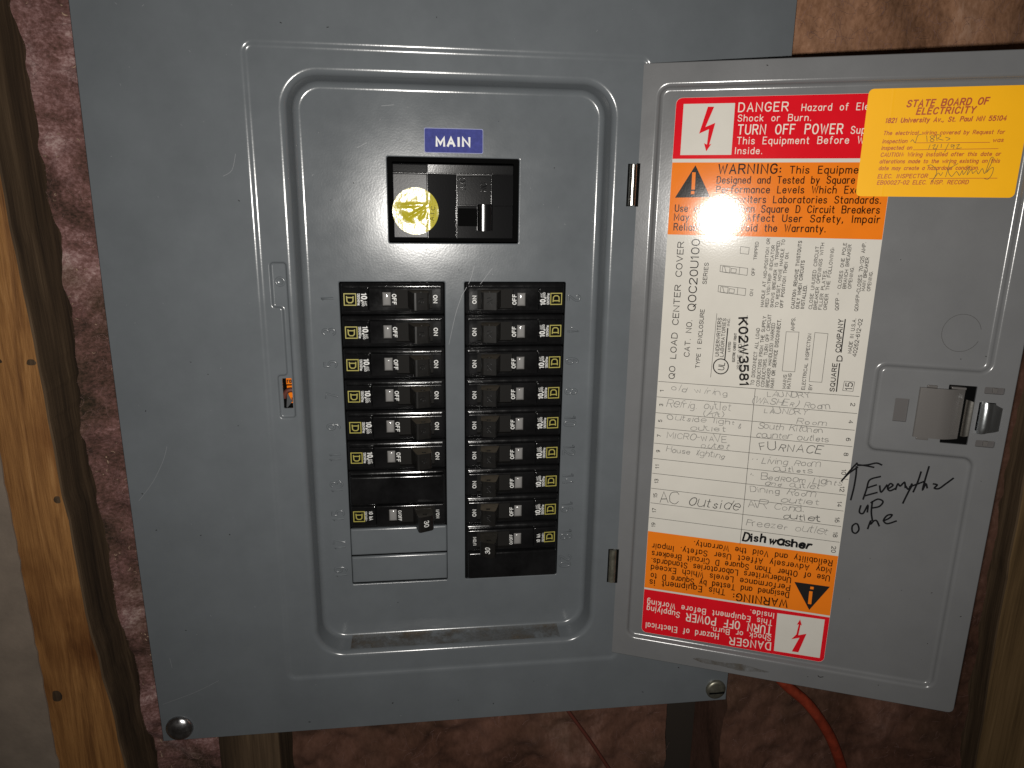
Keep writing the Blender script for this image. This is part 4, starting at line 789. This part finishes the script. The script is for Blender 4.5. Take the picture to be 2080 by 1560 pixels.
# ================================================================== BRANCH BREAKERS  (local frame: a = away from the emblem, b up, h out of the deadfront)
def emblem(mb, ca, cb, h, s=6.5):
    q = s / 2; mb.ribbon([(ca - q, cb - q), (ca + q, cb - q), (ca + q, cb + q), (ca - q, cb + q)], .55, h, True)
    k = s * .27
    mb.ribbon([(ca - k * 1.05, cb + k * .95), (ca - k * .95, cb - k * .6), (ca - k * .45, cb - k * 1.05), (ca + k * .45, cb - k * 1.05), (ca + k * .95, cb - k * .6), (ca + k * 1.05, cb + k * .95)], .62, h)
    mb.ribbon([(ca - k * 1.0, cb + k * .62), (ca + k * 1.0, cb + k * .62)], .62, h + .006)
H1 = 3.9
def make_breaker(name, rating, double=False, left=True):
    root = bpy.data.objects.new(name, None); COL.objects.link(root); root.empty_display_size = .01
    p_ = lambda n, m, mb, par=None: mb.obj(n, m, par or root)
    mb = MB(); top = 28.35 if double else 9.3
    mb.plateau(-29.5, 29.5, -9.3, top, -14, .4, 1.2, 1.9, n=4)
    if double:
        mb.plateau(-28.4, 28.2, 8.3, 26.3, .2, 4.6, 1.2, 1.0, n=4, tilt=(0, -.02))
    mb.plateau(-13.3, 28.0, -6.9, 6.9, .2, H1, .6, .7, holes=[(1.6, 22.6, -5.6, 5.6, .5, 2.9), (-5.9, -.6, -3.9, 4.3, .3, 1.6)], tilt=(-.004, .018))
    mb.plateau(-28.3, -13.5, -6.5, 6.5, .2, H1 - 1.0, .8, .6, tilt=(.05, .02))
    p_('body', (M_BLACK, M_MATT), mb)
    # the clear trip-indicator window: a low glossy bar
    mb = MB(); mb.loft([[(-3.25 - 2.3 * math.cos(t), b, H1 - 1.3 + s * 1.25 * math.sin(t)) for t in [math.pi * k / 8 for k in range(9)]] for b, s in ((-3.5, .1), (-3.1, .8), (-2.4, 1), (2.6, 1), (3.5, .8), (4.0, .1))], True, False)
    p_('indicator_window', M_LENS, mb)
    # toggle
    mb = MB(); hw = 4.9; lean = 0
    pr = [(8.6, 1.0), (10.4, 8.0), (11.9, 13.0), (12.5, 13.7), (13.5, 13.8), (19.6, 11.9), (20.6, 11.2), (21.0, 10.0), (19.8, 1.0)]
    if double: pr = [(a + .4, h * 1.36 if h > 5 else h) for a, h in pr]
    mb.loft([[(a, b, h) for a, h in pr] for b in (-hw, -hw + .35, hw - .35, hw)], False, False)
    ctr = (16.2, 10.2 * (1.36 if double else 1)); ring = [(ctr[0] + 1.35 * math.cos(6.2832 * k / 14), ctr[1] + 1.1 * math.sin(6.2832 * k / 14)) for k in range(14)]
    f2 = MB(); f2.fill([pr, ring], 0); n0 = len(mb.f)
    for b, sg in ((hw, 1), (-hw, -1)): mb.add([(x, b, y) for x, y, z in f2.v], f2.f)
    n1 = len(mb.f)
    for b, sg in ((hw, 1), (-hw, -1)): mb.loft([[(x, b, y) for x, y in ring], [(x, b - sg * 3, y) for x, y in ring]], True)
    tg = p_('toggle', M_HANDLE, mb); tg.data.materials.append(M_DUSTY2 if double else M_DUSTY)
    for i in range(n0, n1): tg.data.polygons[i].material_index = 1
    hz = 13.0 * (1.06 if double else 1)
    if double:
        mb = MB(); typeset(mb, ('30', 15.9, 2.1, -90, 3.8, 2.5), 0, .010); mb.v = [(x, y, 13.8 * 1.36 + (x - 13.9) * -.423 + .1 + z) for x, y, z in mb.v]; p_('rating_mark', M_WHITE_INK, mb, tg)
    else:
        mb = MB(); gl, W = strokes(rating, 1.6)
        for (x0, w_, st) in gl:
            for q in st: mb.tube([(15.0 + yy * .42, 2.0 - (x0 + x) * .44, 13.8 - (1.5 + yy * .42) * .311) for x, yy in q], .22, 5)
        p_('rating_mark', M_BLACK2, mb, tg)
    # white print and yellow emblem
    hm = H1 + .10; hl = lambda a: H1 - 1.0 + .05 * (a + 20.9) + .10
    if double: T = [('off_legend', 'O/OFF', .1, 3.4, 6.6, 1.75, hm, .016), ('rating_print', '10 kA', -17.6, 3.2, 5.6, 2.0, hl(-17.6) + .05, .016), ('voltage_print', '120/240V~', -20.2, 3.2, 6.2, 1.2, hl(-20.2) + .03, .006), ('on_legend', 'I/ON', 23.2, 3.0, 5.4, 1.75, hm, .016)]
    else: T = [('off_legend', 'OFF', .0, 3.0, 5.7, 2.05, hm, .022), ('on_legend', 'ON', 23.3, 2.4, 4.3, 2.05, hm - .05, .022), ('rating_print', '10,', -17.2, 3.3, 4.0, 2.7, hl(-17.2) + .09, .03), ('rating_print', '000', -17.2, -.9, 2.8, 1.25, hl(-17.2) + .05, .012), ('rating_print', 'AIC', -15.6, -.9, 2.5, 1.1, hl(-15.6) + .05, .012), ('voltage_print', '120/240Vac', -19.6, 3.3, 6.6, 1.35, hl(-19.6) + .04, .01)]
    by = {}
    for nm, tx, a, b, L, c, z, bo in T: typeset(by.setdefault(nm, MB()), (tx, a, b, -90, L, c), z, bo)
    for nm, m_ in by.items(): p_(nm, M_WHITE_INK, m_)
    mb = MB(); emblem(mb, -23.8, 0.0, hl(-23.8) + .09); 
    for i, v in enumerate(mb.v): mb.v[i] = (v[0], v[1], v[2] + .05 * (v[0] + 23.8))
    p_('emblem', M_YELLOW_INK, mb)
    return root
def copy_tree(o, parent=None):
    c = o.copy(); COL.objects.link(c)
    if parent: c.parent = parent
    for ch in list(o.children): copy_tree(ch, c)
    return c
CXL = (LO[0] + LO[1]) / 2; rj = random.Random(31)
def slot_y(k): return 95.25 - 9.525 - 19.05 * k
for left in (True, False):
    proto = make_breaker('circuit_breaker', '15' if left else '20')
    for k in range(6 if left else 8):
        o = proto if k == 0 else copy_tree(proto); n = 2 * k + (1 if left else 2)
        o.location = P(*DF(CXL if left else -CXL, slot_y(k) + rj.uniform(-.12, .12), -10 + rj.uniform(-.25, .25))); o.scale = (KDF,) * 3
        o.rotation_euler = (rj.uniform(-.006, .006), (0 if left else math.pi), rj.uniform(-.004, .004))
        tag(o, 'black single breaker beside the embossed %d in the %s column, toggle on' % (n, 'left' if left else 'right'), 'circuit breaker', 'single breakers in the two columns')
    d = make_breaker('double_breaker', '30', True, left); k = 7 if left else 8
    d.location = P(*DF(CXL if left else -CXL, slot_y(k), -10)); d.scale = (KDF,) * 3; d.rotation_euler = (0, 0 if left else math.pi, 0)
    tag(d, ('double-width black breaker at the bottom of the left column, toggle marked 30 over grey plates' if left else 'double-width black breaker at the bottom of the right column, beside embossed 18 and 20'), 'circuit breaker', 'double breakers')
